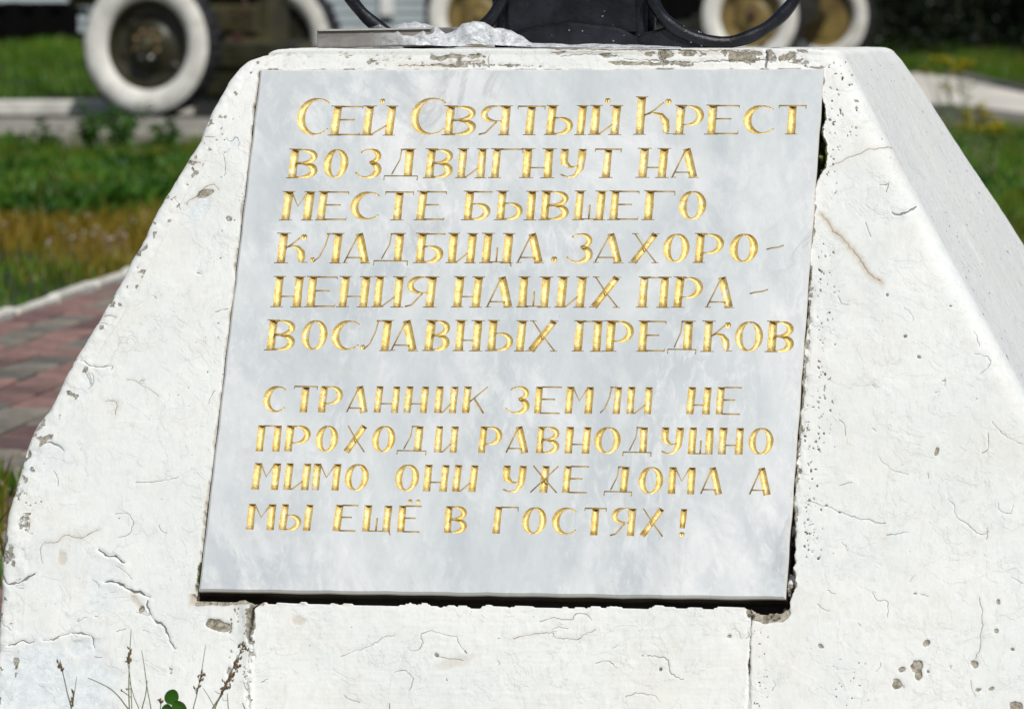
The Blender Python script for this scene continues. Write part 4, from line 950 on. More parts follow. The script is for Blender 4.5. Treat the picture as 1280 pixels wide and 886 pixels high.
# ---- guns
m_olive = mat('olive_paint', (.052, .05, .02), .5, bump=.003, bscale=40, var=.5, vscale=7, var2=(.03, .022, .012))
m_ochre = mat('ochre_olive_paint', (.20, .15, .045), .5, bump=.003, bscale=40, var=.45, vscale=6, var2=(.11, .075, .03))
m_dark = mat('dark_drab_paint', (.03, .029, .014), .45, bump=.003, bscale=40, var=.5, vscale=8)
m_wwall = mat('whitewashed_rubber', (.70, .70, .66), .85, bump=.003, bscale=30, var=.3, vscale=9, var2=(.54, .53, .48))
m_rub = mat('black_rubber', (.012, .012, .014), .7, bump=.003, bscale=60)
m_bolt = mat('worn_brass_bolt', (.30, .20, .10), .45, .3, var=.4, vscale=60)
m_steel = mat('bare_steel_bolt', (.5, .5, .47), .35, .4)
m_rust = mat('rust_red', (.06, .022, .014), .7, var=.4, vscale=30)
def wheel(parent, loc, r, face_mat, hub_mat, rz, hub_scale=1.0, bolts=True):
    """axis along local y; sidewall faces -y. a part with rim, hub, bolts as sub-parts"""
    k = r / .45; w = .085 * k
    b = MB(); b.mi = 0
    prof = [(.275, -.030), (.283, -.062), (.30, -.082), (.335, -.098), (.37, -.10), (.405, -.094), (.428, -.08)]
    b.lathe([(a * k, o * k) for a, o in prof], 64)
    b.mi = 1; b.lathe([(.428 * k, -.08 * k), (.442 * k, -.07 * k), (.45 * k, -.055 * k), (.45 * k, .055 * k), (.442 * k, .07 * k), (.428 * k, .08 * k)], 64)
    b.mi = 0; b.lathe([(.428 * k, .08 * k), (.37 * k, .10 * k), (.30 * k, .082 * k), (.275 * k, .03 * k)], 64)
    b.mi = 1
    for i in range(44):
        a = 2 * math.pi * i / 44; rr = .452 * k
        b.box((math.cos(a) * rr, .028 * k * (1 if i % 2 else -1), math.sin(a) * rr), (.008 * k, .085 * k, .034 * k), rot=Matrix.Rotation(-a, 3, 'Y'))
    o = b.build('wheel', [m_wwall, m_rub], parent, smooth=True); o.location = loc; o.rotation_euler = (0, 0, rz)
    b = MB(); b.lathe([(.278, -.03), (.272, -.055), (.262, -.055), (.255, -.03), (.235, -.01), (.19, .0), (.14, -.02), (.12, -.03), (.0, -.03)][::1] if False else [(a * k, c_ * k) for a, c_ in [(.278, -.03), (.274, -.058), (.262, -.058), (.252, -.03), (.235, .01), (.19, .02), (.14, -.005), (.115, -.03), (.002, -.03)]], 56)
    b.lathe([(a * k, c_ * k) for a, c_ in [(.278, .03), (.272, .055), (.255, .03), (.235, .02), (.19, .03), (.002, .03)]], 56)
    for i in range(6):
        a = 2 * math.pi * i / 6 + .3; rr = .20 * k
        b.box((math.cos(a) * rr, .012 * k, math.sin(a) * rr), (.05 * k, .02 * k, .05 * k), rot=Matrix.Rotation(-a, 3, 'Y'), bev=.006)
    b.build('rim', face_mat, o, smooth=False)
    b = MB(); hs = hub_scale; b.lathe([(a * k * hs, c_ * k) for a, c_ in [(.105, -.03), (.10, -.055), (.062, -.06), (.058, -.10), (.045, -.115), (.0, -.115)]], 32); b.build('hub', hub_mat, o)
    if bolts:
        for i in range(8):
            a = 2 * math.pi * i / 8 + .35; rr = .083 * k
            b = MB(); b.lathe([(a2 * k, c_ * k) for a2, c_ in [(.014, -.05), (.014, -.075), (.008, -.08), (0, -.08)]], 6, c=(math.cos(a) * rr, 0, math.sin(a) * rr)); b.build('bolt', m_steel if i in (5, 6) else m_bolt, o)
    return o
def gun(name_loc, W1, W2, r, face_mat, hub_mat, paint, label, group, hub_scale=1.0, bolts=True, flip=1, lower=0.0):
    """field gun: two wheels at W1 (near) and W2 (far), box carriage, trails, cradle, barrel, shield"""
    W1 = np.array(W1, float); W2 = np.array(W2, float); mid = (W1 + W2) / 2; ax = W2 - W1; track = np.linalg.norm(ax[:2]); rz = math.atan2(ax[1], ax[0]) - math.pi / 2
    base = empty('field_gun', (mid[0], mid[1], mid[2] - r), rz, label=label, cat='gun', group=group)
    # local frame: y along the axle (far = +), x across
    wheel(base, (0, -track / 2, r), r, face_mat, hub_mat, 0, hub_scale, bolts); o2 = wheel(base, (0, track / 2, r), r, face_mat, hub_mat, math.pi, hub_scale, False)
    b = MB(); b.tube([(0, -track / 2 + .05, r), (0, track / 2 - .05, r)], .045, 12); b.box((0, 0, r + .02), (.16, track * .6, .12), bev=.01); b.build('axle', paint, base)
    b = MB(); b.box((.12 * flip, 0, r + .16), (.62, .5, .20), bev=.02); b.box((.30 * flip, -.14, r + .0), (.24, .10, .22), bev=.01); b.box((.05 * flip, .16, r + .32), (.8, .1, .12), bev=.01)
    b.box((.45 * flip, -.05, r + .12), (.10, .3, .34), bev=.008); b.build('carriage', paint, base)
    b = MB(); b.box((.42 * flip, -.30, r - .17), (.62, .34, .36), bev=.02); b.box((.42 * flip, -.48, r - .10), (.5, .03, .10), bev=.008); b.box((.30 * flip, .2, r - .12), (.5, .3, .3), bev=.02); b.build('tool_chest', m_dark, base)
    for s_ in (-1, 1):
        b = MB(); b.tube([(.2 * flip, s_ * .2, r + .02), (1.0 * flip, s_ * .24, r - .12), (2.3 * flip, s_ * .3, -r * 0 + .10)], [.06, .055, .045], 8); b.box((2.35 * flip, s_ * .3, .10), (.08, .16, .22), bev=.01); b.build('trail', paint, base)
    b = MB(); b.box((-.35 * flip, 0, r + .38), (1.5, .2, .16), bev=.02); b.tube([(-1.1 * flip, 0, r + .30), (.5 * flip, 0, r + .30)], .05, 10); b.build('cradle', paint, base)
    b = MB(); b.tube([(.75 * flip, 0, r + .52), (-.4 * flip, 0, r + .53), (-2.2 * flip, 0, r + .57), (-2.25 * flip, 0, r + .57), (-2.5 * flip, 0, r + .58)], [.10, .085, .055, .09, .09], 16); b.build('barrel', paint, base)
    b = MB(); b.box((-.18 * flip, -.42, r + .62), (.012, .5, .7)); b.box((-.18 * flip, .42, r + .62), (.012, .5, .7)); b.box((-.18 * flip, 0, r + .88), (.012, .34, .18)); b.build('shield', paint, base)
    b = MB(); b.box((.34 * flip, -.35, r - .08), (.05, .05, .30), bev=.006); b.lathe([(.09, -.01), (.10, 0), (.09, .01)], 20, c=(.34 * flip, -.40, r + .25)); b.build('handwheel', m_rust, base)
    return base
def wpt(px, Y, zc): return ((px - 640) / FPX * Y, Y, zc)
r1 = .475
gun(None, wpt(191, 26.2, PZ + r1 - .005), wpt(346, 27.9, PZ + r1 - .005), r1, m_dark, m_olive, m_olive, 'olive field gun whose big whitewashed wheel stands at the left of the pedestal', 'field guns behind the pedestal', .9)
r2 = .45
zc2 = HC - (20 - 32) / FPX * 34 - .0
plat2 = empty('rear_platform', (0, 35.2, 0), 0, kind='structure')
b = MB(); b.box((-.1, .0, (zc2 - r2) / 2 - .05), (5.8, 7.4, (zc2 - r2) + .1), bev=.03); b.build('platform_slab', m_conc, plat2)
gun(None, wpt(600, 34.0, zc2), wpt(666, 35.7, zc2), r2, m_ochre, m_ochre, m_dark, 'field gun with one white tyre showing left of the black post', 'field guns behind the pedestal', .5, False)
gun(None, wpt(940, 34.0, zc2), wpt(1029, 35.7, zc2), r2, m_ochre, m_rust, m_dark, 'field gun with ochre wheel centre seen through the right scroll', 'field guns behind the pedestal', .45, False, -1)

# ---- buildings and fences behind
m_siding = mat('pale_grey_siding', (.36, .42, .45), .7, bump=.002, bscale=30, var=.2, vscale=2)
m_black_shade = mat('black_paint_and_shade', (.0035, .0035, .0035), .95, bump=.004, bscale=20, spec=.05)  # near-black boards; on the tall fence the colour stands for deep shade
m_white = mat('white_trim', (.7, .71, .7), .7, var=.15)
m_roof = mat('grey_roof', (.2, .2, .2), .7, var=.3)
m_glass = mat('window_glass', (.03, .04, .05), .05)
bx0, bx1, BY = -9.0, -0.85, 44.0
bld = empty('sided_building', ((bx0 + bx1) / 2, BY, .42), 0, label='pale grey sided building behind the guns at left', cat='building')
W_ = bx1 - bx0
b = MB(); b.box((0, 2.6, 1.5), (W_ - .05, 5, 3.0)); b.build('wall', m_siding, bld)
b = MB(); b.box((0, .06, .1), (W_ + .02, .12, .24), bev=.01); b.build('plinth', m_conc, bld)
z = .23; b = MB(); b.add([(-W_ / 2, 0, 0), (W_ / 2, 0, 0), (W_ / 2, 0.03, .105), (-W_ / 2, 0.03, .105), (-W_ / 2, .08, 0), (W_ / 2, .08, 0), (W_ / 2, .08, .105), (-W_ / 2, .08, .105)], [(0, 1, 2, 3), (4, 7, 6, 5), (0, 4, 5, 1), (3, 2, 6, 7), (0, 3, 7, 4), (1, 5, 6, 2)])
bme = b.mesh('board', m_siding)
for i in range(25):
    o = bpy.data.objects.new('board', bme); COL.objects.link(o); o.parent = bld; o.location = (0, 0, z + .108 * i)
for px in (484, 250):
    b = MB(); b.box((0, -.03, 1.7), (.15, .06, 2.6), bev=.008); o = b.build('corner_trim', m_white, bld); o.location = ((px - 640) / FPX * BY - (bx0 + bx1) / 2, 0, 0)
rf = MB(); rf.add([(-W_ / 2 - .3, -.5, 2.95), (W_ / 2 + .3, -.5, 2.95), (W_ / 2 + .3, 2.6, 4.3), (-W_ / 2 - .3, 2.6, 4.3), (W_ / 2 + .3, 5.7, 2.95), (-W_ / 2 - .3, 5.7, 2.95)], [(0, 1, 2, 3), (3, 2, 4, 5), (0, 5, 4, 1), (0, 3, 5), (1, 4, 2)]); rf.build('roof', m_roof, bld)
def fence(x0, x1, Y, h, label, z0=0.0, bw=.14):
    f = empty('board_fence', ((x0 + x1) / 2, Y, z0), 0, label=label, cat='fence')
    b = MB(); b.box((0, 0, h / 2), (bw + .012, .022, h), bev=.003); bm_ = b.mesh('board', m_black_shade); n = int((x1 - x0) / bw)
    for i in range(n):
        o = bpy.data.objects.new('board', bm_); COL.objects.link(o); o.parent = f; o.location = (-(x1 - x0) / 2 + bw * (i + .5), (i % 2) * .026, random.uniform(-.01, .01)); o.rotation_euler = (0, random.gauss(0, .002), 0)
    b = MB(); b.box((0, .04, h * .25), (x1 - x0, .05, .08)); b.box((0, .04, h * .8), (x1 - x0, .05, .08)); b.build('rail', m_black_shade, f)
    return f
fence(-8.0, (112 - 640) / FPX * 39, 39, .44, 'low black board fence at the far left behind the grass', .50)
fence((532 - 640) / FPX * 41.2, 7.5, 41.2, 2.3, 'tall board fence added behind the guns at right, its black standing for deep shade', .2)

# ================================================================== vegetation
m_leafmat = {}
def leaf_material(name, c1, c2, c3=None):
    m = bpy.data.materials.new(name); m.use_nodes = True; g = N(m)
    a = g.attr('tint'); col = g.mix(a, c1, c2)
    if c3: col = g.mix(g.attr('dry'), col, c3)
    g.l(col, g.b.inputs['Base Color']); g.b.inputs['Roughness'].default_value = .5
    tr = g.new('ShaderNodeBsdfTranslucent'); g.l(col, tr.inputs[0]); mx = g.new('ShaderNodeMixShader'); mx.inputs[0].default_value = .35
    out = g.nt.nodes['Material Output']; g.l(g.b.outputs[0], mx.inputs[1]); g.l(tr.outputs[0], mx.inputs[2]); g.l(mx.outputs[0], out.inputs[0])
    return m
m_grass = leaf_material('grass_blades', (.010, .055, .003), (.10, .25, .008), (.27, .18, .015))
m_weed = leaf_material('weed_leaves', (.012, .06, .003), (.085, .22, .012))
m_thick = leaf_material('dark_thicket_leaves', (.004, .010, .003), (.014, .030, .007))
def blades(name, xy, h, wd, tint, dry, m, z0=0.0, lean=.35, seed=1, parent=None, **k):
    n = len(xy); r = np.random.default_rng(seed); a = r.uniform(0, 2 * np.pi, n); yaw = r.uniform(-1.2, 1.2, n)
    sx = np.stack([np.cos(yaw), np.sin(yaw), 0 * yaw], -1); ld = np.stack([np.cos(a), np.sin(a), 0 * a], -1); L = (r.random(n) * lean)[:, None] * h[:, None]
    B = np.concatenate([xy, (z0(xy) if callable(z0) else np.full(n, z0))[:, None]], 1); up = np.array([0, 0, 1.0]); w2 = wd[:, None] / 2; H = h[:, None]
    V = np.stack([B - sx * w2, B + sx * w2, B - sx * w2 * .8 + up * H * .5 + ld * L * .35, B + sx * w2 * .8 + up * H * .5 + ld * L * .35, B + up * H + ld * L, B + up * H * 1.0 + ld * L], 1)
    V[:, 5] += sx[:, :] * .0006
    i = np.arange(n)[:, None] * 6; F = np.concatenate([np.stack([i[:, 0], i[:, 0] + 1, i[:, 0] + 3, i[:, 0] + 2], -1), np.stack([i[:, 0] + 2, i[:, 0] + 3, i[:, 0] + 5, i[:, 0] + 4], -1)])
    tt = np.repeat(tint, 6); dd = np.repeat(dry, 6)
    return link(name, np_mesh(name, V.reshape(-1, 3), F, m, False, {'tint': tt, 'dry': dd}), parent, kind='stuff', **k)
def lawn(name, poly, n, hmin, hmax, seed, dryf, z0=0.0, **k):
    r = np.random.default_rng(seed); P = []
    x0, y0 = np.min(poly, 0); x1, y1 = np.max(poly, 0); pv = np.array(poly)
    pts = np.stack([r.uniform(x0, x1, n * 4), r.uniform(y0, y1, n * 4)], -1); ins_ = np.zeros(len(pts), bool); j = len(pv) - 1
    for i in range(len(pv)):
        c_ = ((pv[i, 1] > pts[:, 1]) != (pv[j, 1] > pts[:, 1])) & (pts[:, 0] < (pv[j, 0] - pv[i, 0]) * (pts[:, 1] - pv[i, 1]) / (pv[j, 1] - pv[i, 1] + 1e-12) + pv[i, 0]); ins_ ^= c_; j = i
    pts = pts[ins_][:n]; Q = np.concatenate([pts, np.zeros((len(pts), 1))], 1)
    cl = fbm(Q + seed, 1.6, 3) ; cl2 = vnoise(Q + seed * 2, 5)
    keepm = r.random(len(pts)) < .55 + .8 * cl + .25 * cl2; pts = pts[keepm]; cl = cl[keepm]; cl2 = cl2[keepm]; Q = Q[keepm]
    h = (hmin + (hmax - hmin) * np.clip(.4 + cl + .3 * cl2, 0, 1)) * r.uniform(.5, 1.2, len(pts)); w = .004 + .006 * r.random(len(pts)) * (1 + pts[:, 1] / 30)
    dry = np.clip(dryf(pts) + .5 * cl2 + r.normal(0, .2, len(pts)), 0, 1); tint = np.clip(.5 + .6 * cl + r.normal(0, .25, len(pts)), 0, 1)
    return blades(name, pts, h, w, tint, dry, m_grass, z0, .6, seed, **k)
# left lawn: between the kerb and the platform
KE = KA + kd * 12.8
pl1 = [tuple(KA - kd * 1.0 - kn * .05), tuple(KA + kd * 12.6 - kn * .05), (.9, 22.5), (-4.6, 22.5), (-3.2, 12), (-2.3, 8.6)]
def dry1(p):
    y = p[:, 1]; return .75 * np.exp(-((y - 13.4) / 2.4) ** 2) + .12 + .45 * vnoise(np.stack([p[:, 0] * 3, y * .9, y * 0], -1), 1.0)
lawn('grass', pl1, 60000, .025, .11, 3, dry1)
lawn('grass', [(-4.8, 20.6), (0.5, 20.6), (.5, 22.6), (-4.8, 22.6)], 14000, .05, .20, 5, lambda p: p[:, 0] * 0 + .1)
lawn('grass', [(-8, 27.1), (-1.4, 27.1), (-1.4, 38.9), (-8, 38.9)], 60000, .05, .14, 6, lambda p: p[:, 0] * 0 - .1, z0=lambda p: np.interp(p[:, 1], [27.05, 33, 39.2], [.19, .37, .52]))
lawn('grass', [(1.0, 11.2), (2.3, 11.2), (4.5, 26.5), (1.8, 26.5)], 62000, .03, .16, 8, lambda p: p[:, 0] * 0 + .05)
lawn('grass', [(2.6, 36.5), (6.5, 36.5), (6.5, 40.8), (2.6, 40.8)], 26000, .08, .2, 9, lambda p: p[:, 0] * 0 + .0, z0=lambda p: np.interp(p[:, 1], [36.25, 41], [.19, .41]))
def ground_weeds(poly_x, n, seed, zf=0.0):
    r = np.random.default_rng(seed); C_ = np.stack([r.uniform(0, 1, n), poly_x[3] - (poly_x[3] - poly_x[2]) * r.random(n) ** .62], -1); C_[:, 1] = np.where(vnoise(np.stack([C_[:, 0] * 6, C_[:, 1] * .8, C_[:, 1] * 0], -1), 1.0) > (14.6 - C_[:, 1]) * .35, C_[:, 1], r.uniform(15.5, poly_x[3], n)); C_[:, 0] = poly_x[0](C_[:, 1]) + C_[:, 0] * (poly_x[1](C_[:, 1]) - poly_x[0](C_[:, 1]))
    k = 16; P = np.repeat(C_, k, 0) + r.normal(0, .045, (n * k, 2)); sz = np.repeat(r.uniform(.5, 1.5, n), k); t = np.clip(np.repeat(r.uniform(0, 1, n), k) + r.normal(0, .2, n * k), 0, 1)
    blades('ground_weeds', P, .07 * sz * r.uniform(.4, 1.2, n * k), .026 * sz, t, t * 0, m_weed, zf, 1.3, seed)
ground_weeds((lambda y: -.13 * y - .2, lambda y: -.13 * y + .12 + .055 * y, 12.2, 22.4), 520, 61)
ground_weeds((lambda y: -.13 * y - .1, lambda y: -.097 * y, 11.9, 15.6), 75, 71)
ground_weeds((lambda y: .085 * y, lambda y: .14 * y, 12.0, 25.5), 420, 62)
# bushy weeds in front of the platform and by the lawn's far edge
def weed(loc, h, n, seed, m=m_weed, name='weed', ls=.03, spread=.45, **k):
    r = np.random.default_rng(seed); root = empty(name, loc, 0, **k)
    b = MB(); tips = []
    for s_ in range(max(3, n // 26)):
        a = r.uniform(0, 6.28); q = r.uniform(.1, spread) * h; top_ = (math.cos(a) * q, math.sin(a) * q, h * r.uniform(.6, 1)); mid_ = (top_[0] * .4, top_[1] * .4, top_[2] * .5)
        b.tube([(0, 0, 0), mid_, top_], [.004, .003, .0015], 5); tips.append((mid_, top_))
    b.build('stem', m, root)
    V = []; F = []; T = []
    for i in range(n):
        mid_, top_ = tips[i % len(tips)]; t = r.uniform(.0, 1.05); p = np.array(mid_) * (1 - t) + np.array(top_) * t + r.normal(0, .02, 3) * (1.2 - t * .5)
        if r.random() < .3: p = np.array(mid_) * r.random() + r.normal(0, .015, 3)
        d = r.normal(0, 1, 3); d[2] = abs(d[2]) * .5; d /= np.linalg.norm(d); s2 = np.cross(d, r.normal(0, 1, 3)); s2 /= np.linalg.norm(s2); L = ls * r.uniform(.5, 1.3)
        bI = len(V); V += [p, p + d * L * .5 + s2 * L * .28, p + d * L + np.array([0, 0, -.15 * L]), p + d * L * .5 - s2 * L * .28]; F.append((bI, bI + 1, bI + 2, bI + 3)); T += [r.uniform(0, 1)] * 4
    link('foliage', np_mesh('foliage', np.array(V), np.array(F), m, False, {'tint': np.array(T)}), root); return root
wd_ = [(155, 21.6, .34, 330, 'bushy green weed growing against the platform edge below the left wheel'), (112, 21.2, .26, 240, 'lower bushy weed left of the one below the wheel'), (60, 21.9, .2, 150, 'small weed against the platform near the left edge'), (205, 21.9, .22, 170, 'green weed by the platform close to the pedestal edge'), (20, 21.4, .16, 120, 'short weed at the far left edge by the platform')]
for i, (px, Y, h, n, lb) in enumerate(wd_):
    weed(((px - 640) / FPX * Y, Y, 0), h, n, 20 + i, label=lb, cat='weed', group='weeds along the platform', ls=.05)
# dry clover heads in the lawn
m_clover = mat('faded_clover_head', (.26, .17, .12), .9, var=.3, vscale=80)
m_cream = mat('cream_clover_head', (.34, .30, .20), .9)
b = MB()
for (px, py) in [(75, 300), (92, 303), (84, 308), (118, 312), (126, 316), (150, 312), (158, 318), (98, 318), (165, 300), (140, 326), (6, 306), (73, 240), (68, 246), (182, 288), (60, 330), (110, 296)]:
    for j in range(3):
        P = ground(px + random.gauss(0, 3), py + random.gauss(0, 2)); P = P + np.array([0, 0, 0]); hz_ = random.uniform(.04, .07); b.mi = random.randint(0, 1)
        b.tube([(P[0], P[1], 0), (P[0], P[1], hz_)], .0015, 4); b.lathe([(.002, -.006), (.006, -.003), (.007, .001), (.004, .006), (.001, .007)], 7, axis='z', c=(P[0], P[1], hz_ + .006))
b.build('clover_flowers', [m_clover, m_cream], kind='stuff')
# yellow-flowered plants at right
m_stem = mat('pale_green_stem', (.10, .14, .04), .7); m_yel = mat('yellow_petals', (.62, .55, .02), .6, var=.2, vscale=60)
def yellow_plant(base_px, Y, heads, label):
    B = np.array([(base_px - 640) / FPX * Y, Y, 0.0]); root = empty('yellow_wildflower', tuple(B), 0, label=label, cat='wildflower', group='yellow wildflowers at right')
    st_ = MB()
    for px, py in heads:
        T_ = at(px, py, Y + random.uniform(-.2, .2)) - B; m1 = T_ * .5 + np.array([random.gauss(0, .02), 0, -.02 + T_[2] * .05])
        st_.tube([(0, 0, 0), tuple(m1), tuple(T_)], [.0045, .0035, .002], 5)
        for j in range(3):
            t = random.uniform(.25, .8); q = T_ * t; d = Vector((random.gauss(0, 1), random.gauss(0, .5), .6)).normalized() * .06
            st_.tube([tuple(q), tuple(Vector(q) + d)], [.006, .002], 4)
        fl = MB()
        for j in range(20):
            c_ = Vector(T_) + Vector((random.gauss(0, .018), random.gauss(0, .018), random.gauss(-.004, .012)))
            for a in range(4):
                an = a * math.pi / 2 + random.random(); e = Vector((math.cos(an), math.sin(an), .35)) * .019; f_ = Vector((-math.sin(an), math.cos(an), 0)) * .009
                fl.add([c_, c_ + e * .6 + f_, c_ + e, c_ + e * .6 - f_], [(0, 1, 2, 3)])
        fl.build('flower_head', m_yel, root, kind='stuff')
    st_.build('stem', m_stem, root)
yellow_plant(1192, 21.5, [(1166, 76), (1178, 74), (1186, 79), (1200, 88), (1155, 89)], 'tallest yellow wildflower, its heads against the added dark fence')
yellow_plant(1212, 21.0, [(1202, 78), (1212, 80), (1197, 92), (1184, 112)], 'yellow wildflower just right of the tallest one')
yellow_plant(1216, 18.5, [(1225, 134), (1207, 143), (1233, 143), (1222, 152)], 'yellow wildflower low in front of the brown strip')
yellow_plant(1240, 17.5, [(1247, 155), (1233, 162), (1208, 160), (1250, 162)], 'lowest yellow wildflower near the right edge in the grass')
# pale concrete apron at right with its kerb, brown soil strip before it
m_apron = mat('pale_apron_concrete', (.62, .585, .52), .9, bump=.004, bscale=20, var=.25, vscale=1.5)
a0 = at(1128, 132, 30); a1 = at(1175, 124, 30); a2 = at(1262, 131, 28.5); a3 = at(1420, 150, 27); 
b = MB(); tp_ = [at(1120, 92, 37), at(1150, 91, 37), at(1192, 97, 36.5), at(1240, 107, 35), at(1420, 150, 31)]
bt_ = [at(1120, 128, 31), at(1150, 130, 31), at(1185, 130, 30.5), at(1240, 136, 29.5), at(1420, 158, 28)]
V = tp_ + bt_ + [np.array([p[0], p[1], -.05]) for p in bt_] + [np.array([p[0], p[1], -.05]) for p in tp_]
F = []
for i in range(4):
    F += [(5 + i, 6 + i, 1 + i, i), (10 + i, 11 + i, 6 + i, 5 + i), (i, i + 1, 16 + i, 15 + i)]
F += [(0, 15, 10, 5), (4, 9, 14, 19)]
b.add(V, F); b.build('concrete_apron', m_apron, kind='structure')
ks = [at(1185, 90, 36.6), at(1215, 92, 36), at(1250, 101, 35), at(1300, 115, 33.8), at(1430, 140, 31)]
b = MB(); V = []
for p in ks: V += [p + np.array([0, .25, -.30]), p + np.array([0, .25, 0]), p, p + np.array([0, -.02, -.10]), p + np.array([0, -.02, -.3])]
b.add([tuple(v) for v in V], [(i * 5 + k, i * 5 + k + 1, i * 5 + k + 6, i * 5 + k + 5) for i in range(len(ks) - 1) for k in range(4)]); b.build('apron_kerb', m_conc2, kind='structure')
m_brown = mat('trodden_soil', (.15, .125, .105), .95, bump=.02, bscale=20, var=.3, vscale=3)
sheet('path', [(1.2, 26.0), (7, 23.5), (8, 29.5), (1.2, 31.5)], .012, m_brown, kind='structure')
# dark thicket in front of the added right fence
th = empty('thicket', (5.0, 40.3, .36), 0, label='dark leafy thicket in front of the added tall black fence at right', cat='bush')
r = np.random.default_rng(44); n = 26000; c_ = np.stack([r.uniform(-1.5, 3.0, n), r.uniform(-.8, .8, n), r.uniform(0, 2.3, n) ** 1], -1)
nn = fbm(c_ + 2, 1.8, 3); c_ = c_[nn + r.normal(0, .15, n) > .0 + .1 * (c_[:, 2] - 1)]; n = len(c_)
d = r.normal(0, 1, (n, 3)); d /= np.linalg.norm(d, axis=1, keepdims=True); s2 = np.cross(d, r.normal(0, 1, (n, 3))); s2 /= np.linalg.norm(s2, axis=1, keepdims=True); L = r.uniform(.03, .09, n)[:, None]
V = np.stack([c_, c_ + d * L * .5 + s2 * L * .3, c_ + d * L, c_ + d * L * .5 - s2 * L * .3], 1)
link('foliage', np_mesh('foliage', V.reshape(-1, 3), np.arange(n * 4).reshape(n, 4), m_thick, False, {'tint': np.repeat(r.random(n), 4)}), th)
b = MB()
for i in range(9): x = -1.3 + i * .5; b.tube([(x, 0, 0), (x + random.gauss(0, .1), random.gauss(0, .1), 1.0), (x + random.gauss(0, .3), random.gauss(0, .2), 2.2)], [.025, .018, .008], 6)
b.build('trunk', m_dark, th)

# ---- grasses at the foot of the pedestal, right in front of the plaster
m_straw = mat('dry_grass_stem', (.20, .20, .09), .7, var=.3, vscale=30); m_seed = mat('brown_seed_head', (.17, .11, .055), .8, var=.4, vscale=200); m_gstem = mat('green_grass_stem', (.10, .15, .04), .6)
YG = 3.74
def zat(px, py, Y=YG): return at(px, py, Y)
def smooth_pts(p, n=4):
    out = []
    for i in range(len(p) - 1):
        p0, p1, p2, p3 = p[max(i - 1, 0)], p[i], p[i + 1], p[min(i + 2, len(p) - 1)]
        for k in range(n):
            t = k / n; out.append(.5 * ((2 * p1) + (-p0 + p2) * t + (2 * p0 - 5 * p1 + 4 * p2 - p3) * t * t + (-p0 + 3 * p1 - 3 * p2 + p3) * t ** 3))
    return out + [p[-1]]
def stalk(pxs, label, m, w=.0007, seeds=(), name='grass_stalk'):
    pts = [zat(px, py) for px, py in pxs]; B = np.array([pts[0][0], YG, 0.0]); pts = [B] + pts
    root = empty(name, tuple(B), 0, label=label, cat='grass', group='grass stalks at the foot of the pedestal')
    sp = smooth_pts([p - B for p in pts]); mb_ = MB(); mb_.tube([tuple(p) for p in sp], [w * (1 - .6 * i / len(sp)) for i in range(len(sp))], 6); mb_.build('stem', m, root, smooth=True)
    if seeds:
        sd = MB()
        for x, y, s_ in seeds:
            c_ = zat(x, y) - B + np.array([0, -.002, 0]); tw = Matrix.Rotation(random.gauss(.3, .5), 3, 'Y')
            vv = []; pr = [(.0, -.0019), (.0006, -.0011), (.0008, 0), (.0005, .0012), (0, .0022)]
            b0 = MB(); b0.lathe([(a * s_, o * s_) for a, o in pr], 6, axis='z'); vv = [tw @ Vector(v) + Vector(c_) for v in b0.v]; sd.add(vv, b0.f)
            # little pedicel back to the stem
            near_ = min(sp, key=lambda p: np.linalg.norm(p - c_ + np.array([0, 0, .004]))); sd.tube([tuple(near_), tuple(c_)], .0003, 4)
        sd.build('seed_head', m_seed, root)
def around(line, n, sx, s0=.8, s1=1.3):
    out = []
    for i in range(n):
        t = random.random() * (len(line) - 1); k = int(t); f = t - k; x = line[k][0] * (1 - f) + line[min(k + 1, len(line) - 1)][0] * f; y = line[k][1] * (1 - f) + line[min(k + 1, len(line) - 1)][1] * f
        out.append((x + random.gauss(0, sx), y, random.uniform(s0, s1)))
    return out
stalk([(90, 895), (84, 865), (78, 838), (75, 824)], 'leftmost grass stalk with a small brown seed cluster', m_straw, .0008, around([(74, 824), (77, 836)], 9, 2))
stalk([(88, 900), (92, 872), (96, 845)], 'short grass stalk leaning right beside the leftmost one', m_gstem, .0006, around([(91, 862), (92, 884)], 10, 2.2))
stalk([(162, 900), (161, 860), (162, 820), (164, 786)], 'tallest straight grass stalk left of the joint with a brown ear', m_straw, .0008, around([(161, 826), (163, 808)], 12, 1.6))
stalk([(165, 900), (163, 850), (158, 820)], 'thin stalk crossing the tallest straight one', m_gstem, .0006, around([(152, 862), (162, 860)], 5, 1.5, .5, .8))
stalk([(176, 900), (168, 872), (162, 852)], 'short bare blade between the tall stalks', m_gstem, .0006)
stalk([(168, 905), (156, 880), (140, 862), (122, 852), (110, 847)], 'long bare blade arching to the left', m_gstem, .0008)
stalk([(190, 900), (184, 860), (180, 830), (177, 812)], 'bare thin blade right of the tallest stalk', m_gstem, .0006)
stalk([(176, 900), (182, 868), (184, 850)], 'short dark blade standing among the thin ones', m_gstem, .0008)
stalk([(200, 900), (201, 880), (200, 872)], 'short grass stalk with a single brown head beside the clover', m_straw, .0008, around([(199, 873), (202, 876)], 6, 1.6))
stalk([(240, 900), (246, 868), (252, 838), (257, 806)], 'slender leaning stalk with seeds left of the dark joint', m_straw, .0007, around([(247, 866), (252, 846), (256, 838)], 14, 2.8))
stalk([(262, 900), (275, 870), (288, 842), (300, 816), (307, 802)], 'largest seed stalk leaning right across the dark joint', m_straw, .0010, around([(275, 868), (284, 858), (295, 836), (304, 812), (307, 803)], 34, 3.2, .8, 1.5))
stalk([(265, 900), (280, 862), (291, 835), (297, 818)], 'second seed stalk nearly parallel to the largest one', m_straw, .0008, around([(278, 866), (290, 838)], 14, 3))
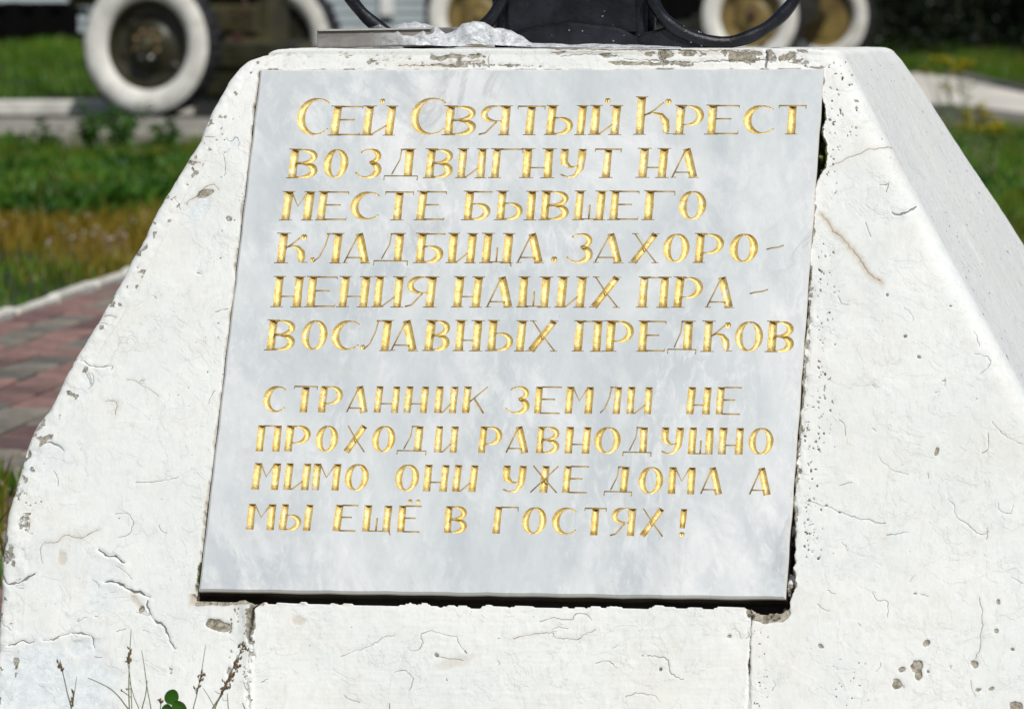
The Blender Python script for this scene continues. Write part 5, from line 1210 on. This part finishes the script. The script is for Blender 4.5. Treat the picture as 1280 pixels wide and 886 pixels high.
stalk([(272, 900), (264, 876), (254, 860)], 'short bare blade below the leaning seed stalks', m_gstem, .0006)
stalk([(286, 905), (285, 880), (284, 866)], 'short bare blade under the joint', m_gstem, .0007)
stalk([(312, 905), (307, 888), (303, 878)], 'tiny blade right of the joint at the bottom edge', m_gstem, .0009)
stalk([(487, 905), (487, 888), (487, 878)], 'tiny lone blade at the bottom edge under the lower block', m_gstem, .0008)
# clover leaf
m_clov = leaf_material('clover_leaf', (.05, .17, .015), (.08, .24, .03))
cl = empty('clover', (zat(215, 900)[0], YG - .02, 0), 0, label='small bright green clover with round leaves at the bottom left', cat='clover')
Bc = np.array(cl.location)
for (px, py, s_, tl) in [(215, 870, .0085, .4), (224, 884, .0085, -.5), (209, 886, .0065, .1), (8, 0, 0, 0)]:
    if s_ == 0: continue
    c_ = zat(px, py, YG - .02) - Bc; m = MB(); m.tube([(0, 0, 0), tuple(c_ * .6 + np.array([.001, 0, 0])), tuple(c_ - np.array([0, -.001, s_ * .8]))], .0006, 5); m.build('stem', m_gstem, cl)
    m = MB(); V = [(0, 0, -s_)]; 
    for i in range(15):
        a = -math.pi / 2 + .35 + (2 * math.pi - .7) * i / 14; V.append((math.cos(a) * s_ * .8, -.001 - .0015 * abs(math.cos(a)), math.sin(a) * s_))
    V.append((0, .0005, 0)); n = len(V) - 1; F = [(i, i + 1, n) for i in range(0, n - 1)] + [(n - 1, 0, n)]
    q = Matrix.Rotation(tl, 3, 'Y') @ Matrix.Rotation(.3, 3, 'X'); V = [q @ Vector(v) + Vector(c_) for v in V]; m.add(V, F); me = m.mesh('leaf', m_clov, True); a_ = me.attributes.new('tint', 'FLOAT', 'POINT'); a_.data.foreach_set('value', [.5] * len(me.vertices)); link('leaf', me, cl)
# tuft of grass at the foot on the left
tx = ground(2, 690)
lawn('grass', [(-.95, 4.9), (-.60, 4.9), (-.62, 6.0), (-.95, 6.4)], 1500, .03, .09, 12, lambda p: p[:, 0] * 0 + .1)
lawn('grass', [(-1.3, 3.2), (1.4, 3.2), (1.4, 3.6), (-1.3, 3.6)], 1200, .01, .025, 14, lambda p: p[:, 0] * 0 + .1)
print('done; top z', TOPZ, 'pedestal verts', nr_all * ncol)
